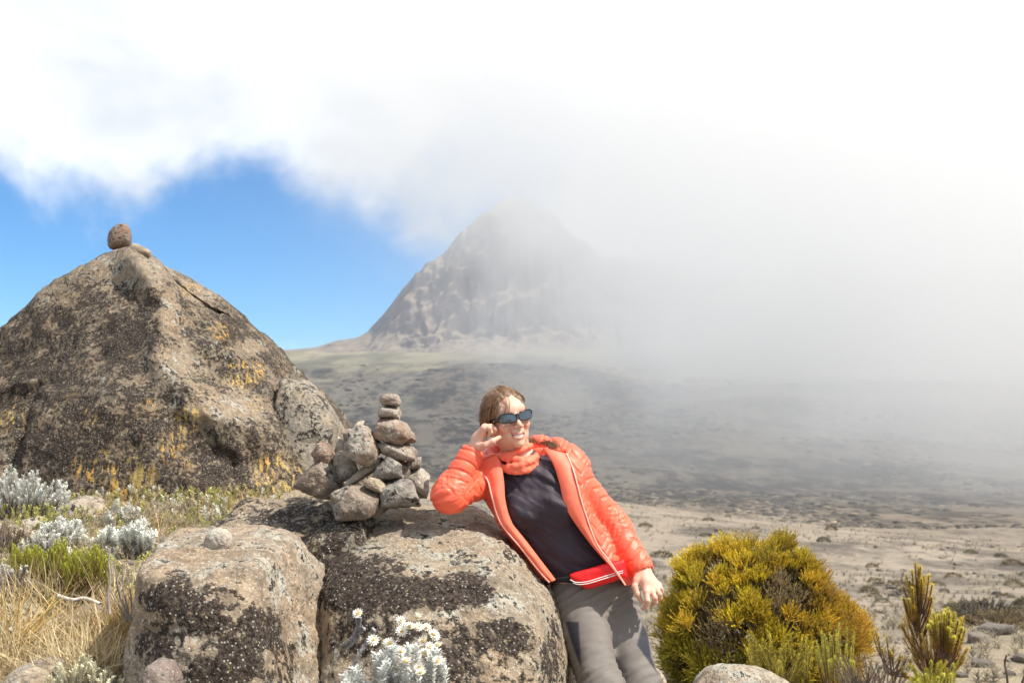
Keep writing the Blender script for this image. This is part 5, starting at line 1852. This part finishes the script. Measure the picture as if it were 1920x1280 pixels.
def left_bank():
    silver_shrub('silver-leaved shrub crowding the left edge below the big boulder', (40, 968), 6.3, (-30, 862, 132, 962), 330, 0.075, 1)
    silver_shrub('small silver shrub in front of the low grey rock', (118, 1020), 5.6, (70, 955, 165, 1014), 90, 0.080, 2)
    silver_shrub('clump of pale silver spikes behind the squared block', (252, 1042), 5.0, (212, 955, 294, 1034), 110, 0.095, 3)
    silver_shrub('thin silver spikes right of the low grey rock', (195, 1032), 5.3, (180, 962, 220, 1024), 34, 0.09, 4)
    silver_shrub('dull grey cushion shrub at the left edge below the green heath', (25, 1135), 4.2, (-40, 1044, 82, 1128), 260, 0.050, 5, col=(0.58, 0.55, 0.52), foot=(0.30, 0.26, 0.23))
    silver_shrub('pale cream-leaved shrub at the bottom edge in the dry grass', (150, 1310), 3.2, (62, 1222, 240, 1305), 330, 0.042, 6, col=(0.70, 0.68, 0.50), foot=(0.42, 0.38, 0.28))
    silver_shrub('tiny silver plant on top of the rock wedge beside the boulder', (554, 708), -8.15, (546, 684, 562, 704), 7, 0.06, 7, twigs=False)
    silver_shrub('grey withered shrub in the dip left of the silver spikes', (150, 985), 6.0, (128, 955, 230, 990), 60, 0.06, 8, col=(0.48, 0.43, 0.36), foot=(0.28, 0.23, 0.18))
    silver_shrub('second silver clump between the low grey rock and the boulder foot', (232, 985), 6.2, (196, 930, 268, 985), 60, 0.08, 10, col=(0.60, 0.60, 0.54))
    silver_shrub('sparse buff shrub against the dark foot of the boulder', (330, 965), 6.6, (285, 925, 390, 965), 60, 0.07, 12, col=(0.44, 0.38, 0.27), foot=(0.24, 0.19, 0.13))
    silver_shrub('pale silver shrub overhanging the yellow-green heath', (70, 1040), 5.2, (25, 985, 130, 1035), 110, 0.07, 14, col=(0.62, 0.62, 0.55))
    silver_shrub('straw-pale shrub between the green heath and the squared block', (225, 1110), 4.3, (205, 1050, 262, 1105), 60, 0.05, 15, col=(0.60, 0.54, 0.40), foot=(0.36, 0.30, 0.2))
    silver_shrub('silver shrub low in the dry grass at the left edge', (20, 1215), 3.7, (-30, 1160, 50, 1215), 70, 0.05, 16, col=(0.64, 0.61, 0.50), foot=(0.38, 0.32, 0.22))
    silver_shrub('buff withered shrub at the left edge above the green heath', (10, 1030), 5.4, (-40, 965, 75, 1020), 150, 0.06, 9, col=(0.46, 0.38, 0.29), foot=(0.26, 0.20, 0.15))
    R = random.Random(11)
    for lab, box, base, n, Y in (('yellow-green heath on the left bank below the silver shrubs', (22, 1000, 128, 1075), (75, 1115), 420, 4.9),
                                 ('brighter green heath touching the left side of the squared block', (120, 1018, 208, 1085), (165, 1120), 440, 4.6)):
        b = on_ground(base[0], base[1], 3.5, 6)
        tips = []
        for i in range(n):
            u = R.random()
            x = box[0] + (box[2] - box[0]) * u
            hump = 0.5 + 0.5 * math.sin(u * 9 + base[0]) * math.cos(u * 4.3)
            y = box[1] + (box[3] - box[1]) * (0.45 * hump + 0.75 * R.random())
            Y_ = b.y + R.uniform(-0.22, 0.22)
            tips.append((at(x, y, Y_), at(base[0] + (x - base[0]) * 0.8 + R.uniform(-22, 22), min(y + 26 + R.uniform(0, 40), base[1] + 6), Y_ + R.uniform(-0.05, 0.05))))
        shoot_plant('green_heath', lab, 'heath', b, tips, (0.26, 0.20, 0.055), (0.47, 0.50, 0.06), None, 'green heath on the left bank', 0.0018, 0.8, 0.021, woodc=(0.16, 0.09, 0.05))
    # low mixed scrub that closes the ground between the shrubs
    n = 3400
    x = NR.uniform(-3.3, -0.75, n); y = NR.uniform(4.2, 7.4, n)
    kp = (fbm(np.stack([x * 1.6, y * 1.6, x * 0], -1), 3, 12) + 0.3 * NR.normal(size=n) > -0.12) & (x < -0.19 * y)
    x, y = x[kp], y[kp]
    cm = fbm(np.stack([x * 1.1, y * 1.1, x * 0 + 5], -1), 2, 13)[:, None] + 0.25 * NR.normal(size=(len(x), 1))
    c1 = np.where(cm < -0.10, np.array((0.58, 0.58, 0.50)), np.where(cm < 0.14, np.array((0.50, 0.41, 0.26)), np.array((0.38, 0.37, 0.12))))
    D = np.stack([NR.normal(0, 0.4, len(x)), NR.normal(0, 0.4, len(x)), np.ones(len(x))], -1)
    L = NR.uniform(0.05, 0.12, len(x))
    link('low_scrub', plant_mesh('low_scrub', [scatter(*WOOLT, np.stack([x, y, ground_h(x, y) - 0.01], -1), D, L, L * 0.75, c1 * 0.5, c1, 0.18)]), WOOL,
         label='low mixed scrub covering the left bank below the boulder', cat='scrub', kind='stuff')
    # bare twigs by the squared block
    tw = []
    for pts in ([(206, 1150), (203, 1115), (207, 1085), (204, 1050), (208, 1024)], [(240, 1160), (222, 1100), (214, 1050)], [(243, 1160), (232, 1105), (230, 1060)], [(247, 1165), (246, 1120), (238, 1080)], [(238, 1165), (215, 1120), (203, 1100)],
                [(246, 1160), (228, 1128), (218, 1088)], [(250, 1170), (256, 1120), (252, 1085)]):
        tw.append(twig([at(x, y, 3.72) for x, y in pts], 0.006 if pts[0][0] == 206 else 0.004, 0.002, (0.33, 0.29, 0.26) if pts[0][0] == 206 else (0.25, 0.21, 0.18), 5, 12))
    link('bare_twigs', plant_mesh('bare_twigs', tw, True), WOOD, label='bare grey twigs standing against the left side of the squared block', cat='twig')
    V = [twig([at(108, 1116, 3.95), at(136, 1124, 3.95), at(160, 1121, 3.95), at(188, 1132, 3.9)], 0.007, 0.006, (0.50, 0.46, 0.41), 7, 12)]
    link('fallen_stick', plant_mesh('fallen_stick', V, True), WOOD, label='whitish lichened stick lying in the grass', cat='stick')
    s0, s1 = (0.33, 0.25, 0.13), (0.66, 0.54, 0.34)
    d0, d1 = (0.20, 0.13, 0.05), (0.40, 0.27, 0.11)
    sp = []
    for i in range(36):
        sp.append((R.uniform(-20, 230), R.uniform(1130, 1300), 70, R.uniform(0.10, 0.20), 26, R.choice((-0.5, 0.0, 0.5)), s0, s1))
    for i in range(16):
        sp.append((R.uniform(170, 290), R.uniform(1170, 1290), 80, R.uniform(0.12, 0.18), 22, -0.1, d0, d1))
    for i in range(34):
        sp.append((R.uniform(-20, 330), R.uniform(950, 1130), 60, R.uniform(0.05, 0.11), 34, 0.2, (0.27, 0.20, 0.12), (0.48, 0.39, 0.25)))
    for i in range(12):
        sp.append((R.uniform(130, 620), R.uniform(940, 975), 50, R.uniform(0.07, 0.16), 26, 0.1, (0.30, 0.20, 0.08), (0.52, 0.38, 0.17)))
    for i in range(40):
        sp.append((R.uniform(120, 420), R.uniform(955, 1050), 70, R.uniform(0.04, 0.10), 30, R.choice((-0.4, 0.3)), (0.25, 0.19, 0.12), R.choice(((0.46, 0.38, 0.25), (0.52, 0.40, 0.20), (0.34, 0.30, 0.17)))))
    grass('dry_grass', 'dry straw-coloured grass covering the left bank', sp, kind='stuff')
    grass('grass_tuft', 'stiff brown grass tuft in front of the squared block', [(318, 1262, 85, 0.26, 9, 0.05, (0.22, 0.15, 0.085), (0.46, 0.34, 0.20))])
    grass('grass_tuft', 'bright straw tuft leaning in at the lower left edge', [(20, 1230, 110, 0.30, 20, 0.45, (0.36, 0.24, 0.06), (0.60, 0.42, 0.16))])
    grass('grass_tuft', 'tall thin dry stalks before the dark foot of the boulder', [(294, 1018, 9, 0.24, 7, 0.0, (0.42, 0.28, 0.10), (0.56, 0.40, 0.17))])
    grass('grass_tuft', 'few curved yellow stalks rising from the flowering everlasting', [(700, 1300, 8, 0.22, 14, 0.05, (0.40, 0.28, 0.08), (0.55, 0.42, 0.18))])


def slope_label(what, x, p):
    side = 'by the hanging hand' if x < 1250 else 'beyond the yellow bush' if x < 1620 else 'beyond the young heathers' if x < 1830 else 'at the right edge'
    dist = 'near at hand' if p.y < 14 else 'in the middle distance' if p.y < 45 else 'far off near the crest'
    return what + ' ' + side + ', ' + dist


def far_slope():
    """shrubs and stones scattered over the slope on the right"""
    R = random.Random(21)
    protos = []
    for s in range(3):
        D = sphere_dirs(420); D = D[D[:, 2] > -0.15]
        pos = D * np.array((0.5, 0.5, 0.42)) * (1 + 0.2 * fbm(D * 2, 3, s))[:, None] * NR.uniform(0.7, 1, (len(D), 1))
        c1 = [(0.17, 0.145, 0.075), (0.13, 0.11, 0.085), (0.20, 0.15, 0.08)][s]
        me = plant_mesh('low_shrub', [scatter(*SPRIG, pos, D + np.array((0, 0, 0.6)), NR.uniform(0.14, 0.26, len(D)), NR.uniform(0.2, 0.3, len(D)), np.array(c1) * 0.7, c1, 0.2)])
        me.materials.append(LEAF)
        protos.append(me)
    spots = [(1268, 1078, .3), (1292, 1076, .2), (1258, 1090, .15), (1612, 1096, .55), (1650, 1098, .35), (1690, 1104, .6), (1655, 1128, .35), (1560, 1110, .3), (1640, 1118, .3), (1822, 1150, .9), (1850, 1166, 1.2), (1878, 1180, 1.1),
             (1808, 1160, .5), (1835, 1170, .6), (1640, 1150, .3), (1905, 1150, .5), (1770, 1110, .3), (1885, 1120, .4)]
    for i in range(46):
        x = R.uniform(1190, 1930); y = R.uniform(968, 1190)
        spots.append((x, y, R.uniform(0.25, 0.55)))
    for i, (x, y, s) in enumerate(spots):
        p = on_ground(x, y, 6, 260)
        if p.y > 240 or (1242 < x < 1625 and y > 1040):
            continue
        o = link('low_shrub', protos[i % 3], loc=p, label=slope_label('low dull shrub', x, p), cat='shrub', group='low shrubs on the slope')
        k = s * (0.55 + 0.012 * min(p.y, 100))
        o.scale = (k * R.uniform(1.0, 1.6), k, k * R.uniform(0.6, 0.9)); o.rotation_euler = (0, 0, R.uniform(0, 6.28))
    st = []
    for s in range(4):
        pl = [(Vector((R.gauss(0, 1), R.gauss(0, 1), R.gauss(0, 0.8))).normalized(), R.uniform(0.35, 0.6)) for k in range(18)] + [((0, 0, -1), .3), ((0, 0, 1), .35), ((1, 0, 0), .55), ((-1, 0, 0), .55), ((0, 1, 0), .5), ((0, -1, 0), .5)]
        V, F = poly_rock((0, 0, 0.12), pl, p=12, n=12, seed=300 + s, rough=0.08)
        me = mesh_from('slope_stone', V, F)
        set_col(me, 'tint', np.tile(np.array([(0.19, 0.17, 0.15), (0.27, 0.24, 0.20), (0.15, 0.135, 0.125), (0.23, 0.20, 0.175)][s]), (len(V), 1)))
        for nm, v in (('dark', 0.2), ('pale', 0.4), ('yellow', 0)):
            set_attr(me, nm, np.full(len(V), v))
        me.materials.append(ROCK)
        st.append(me)
    spots = [(1848, 1250, .22), (1890, 1240, .10), (1866, 1190, .5), (1838, 1205, .3), (1270, 1180, .18), (1262, 1130, .2), (1225, 1170, .16), (1230, 1060, .4)]
    for i in range(90):
        spots.append((R.uniform(1180, 1930), R.uniform(975, 1275), R.uniform(0.05, 0.22)))
    for i, (x, y, s) in enumerate(spots):
        p = on_ground(x, y, 5.5, 240)
        if p.y > 230 or (1242 < x < 1625 and y > 1040):
            continue
        o = link('slope_stone', st[i % 4], loc=p, label=slope_label('loose grey stone', x, p), cat='stone', group='loose stones on the slope')
        k = s * (0.45 + 0.03 * min(p.y, 60))
        o.scale = (k * R.uniform(0.8, 1.5), k, k * R.uniform(0.5, 0.9)); o.rotation_euler = (0, 0, R.uniform(0, 6.28))
    # innumerable tussocks farther out, one mass
    n = 28000
    a = NR.uniform(-0.22, 0.62, n); r = np.exp(NR.uniform(math.log(9), math.log(420), n))
    x, y = np.sin(a) * r, np.cos(a) * r
    keep = fbm(np.stack([x * 0.06, y * 0.10, x * 0], -1), 4, 66) + 0.35 * NR.normal(size=n) > 0.06
    x, y, r = x[keep], y[keep], r[keep]
    z = ground_h(x, y)
    D = np.stack([NR.normal(0, 0.1, len(x)), NR.normal(0, 0.1, len(x)), np.ones(len(x))], -1)
    s = NR.uniform(0.06, 0.20, len(x)) * (0.6 + 0.005 * r)
    tuss = t_sprig(20, 1.3, 0.9, 0.08, 0.0)
    dk = NR.uniform(0, 1, (len(x), 1)) < 0.45
    c1 = np.where(dk, np.array((0.19, 0.165, 0.125)), np.array((0.34, 0.29, 0.205)))
    V, F, C = scatter(*tuss, np.stack([x, y, z - 0.02], -1), D, s, s * 0.9, c1 * 0.85, c1, 0.15)
    me = mesh_from('heath_tussocks', V, F, False); set_col(me, 'tint', C)
    dv, df = cubesphere(3)
    dv = dv * (1 + 0.25 * vnoise(dv * 2.3, 4))[:, None]
    DOME = (dv * np.array((1, 1, 0.9)), df)
    n2 = 26000
    a = NR.uniform(-0.30, 0.62, n2); rr = np.exp(NR.uniform(math.log(330), math.log(1500), n2))
    x, y = np.sin(a) * rr, np.cos(a) * rr
    kp = fbm(np.stack([x * 0.012, y * 0.006, x * 0], -1), 4, 67) + 0.15 * NR.normal(size=n2) > 0.16
    x, y, rr = x[kp], y[kp], rr[kp]
    D = np.stack([NR.normal(0, 0.1, len(x)), NR.normal(0, 0.1, len(x)), np.ones(len(x))], -1)
    s2 = np.clip(np.exp(NR.normal(-0.55, 0.45, len(x))), 0.2, 1.15) * (0.35 + rr / 560)
    c2 = np.where(NR.uniform(0, 1, (len(x), 1)) < 0.75, np.array((0.080, 0.066, 0.050)), np.array((0.21, 0.17, 0.115)))
    far = plant_mesh('plain_scrub', [scatter(DOME[0], DOME[1], np.stack([x, y, ground_h(x, y) - 0.1], -1), D, s2 * 0.75, s2 * 1.5, c2, c2, 0.3)])
    link('plain_scrub', far, LEAF, label='dark scrub dotting the hazy plain below the peak', cat='scrub', kind='stuff')
    link('heath_tussocks', me, LEAF, label='countless small tussocks over the far moorland slope', cat='tussocks', kind='stuff')


def bank_stones():
    R = random.Random(31)
    ms = []
    for s in range(3):
        pl = [(Vector((R.gauss(0, 1), R.gauss(0, 1), R.gauss(0, 0.8))).normalized(), R.uniform(0.35, 0.6)) for k in range(18)] + [((0, 0, -1), .3), ((0, 0, 1), .35), ((1, 0, 0), .55), ((-1, 0, 0), .55), ((0, 1, 0), .5), ((0, -1, 0), .5)]
        V, F = poly_rock((0, 0, 0.1), pl, p=11, n=14, seed=400 + s, rough=0.08)
        me = mesh_from('bank_stone', V, F)
        set_col(me, 'tint', np.tile(np.array([(0.30, 0.26, 0.21), (0.24, 0.205, 0.17), (0.35, 0.31, 0.26)][s]), (len(V), 1)))
        for nm, v in (('dark', 0.2), ('pale', 0.5), ('yellow', 0)):
            set_attr(me, nm, np.full(len(V), v))
        me.materials.append(ROCK); ms.append(me)
    for i in range(46):
        x, y = R.uniform(0, 430), R.uniform(955, 1060)
        p = on_ground(x, y, 3, 9)
        o = link('bank_stone', ms[i % 3], loc=p, cat='stone', group='small stones on the left bank',
                 label='small stone in the grass ' + ('near the left edge' if x < 140 else 'behind the squared block' if x > 290 else 'among the silver shrubs'))
        k = R.uniform(0.03, 0.11)
        o.scale = (k * R.uniform(0.9, 1.5), k, k * R.uniform(0.6, 0.9)); o.rotation_euler = (0, 0, R.uniform(0, 6.28))


bank_stones()
heather_bush()
right_heaths()
flowering_everlasting()
left_bank()
far_slope()


# ------------------------------------------------------------------ look-alikes are told apart by their order in the picture
def number_lookalikes():
    W = ('first second third fourth fifth sixth seventh eighth ninth tenth eleventh twelfth thirteenth fourteenth fifteenth sixteenth '
         'seventeenth eighteenth nineteenth twentieth').split() + ['twenty-' + w for w in 'first second third fourth fifth sixth seventh eighth ninth'.split()]
    by = {}
    for o in SC.objects:
        if o.parent is None and o.get('group') and o.get('label'):
            by.setdefault(o['label'], []).append(o)
    for lab, os_ in by.items():
        if len(os_) < 2:
            continue
        os_.sort(key=lambda o: o.location.x / o.location.y)
        for i, o in enumerate(os_):
            o['label'] = lab + ', ' + (W[i] if i < len(W) else 'last') + ' from the left'


number_lookalikes()
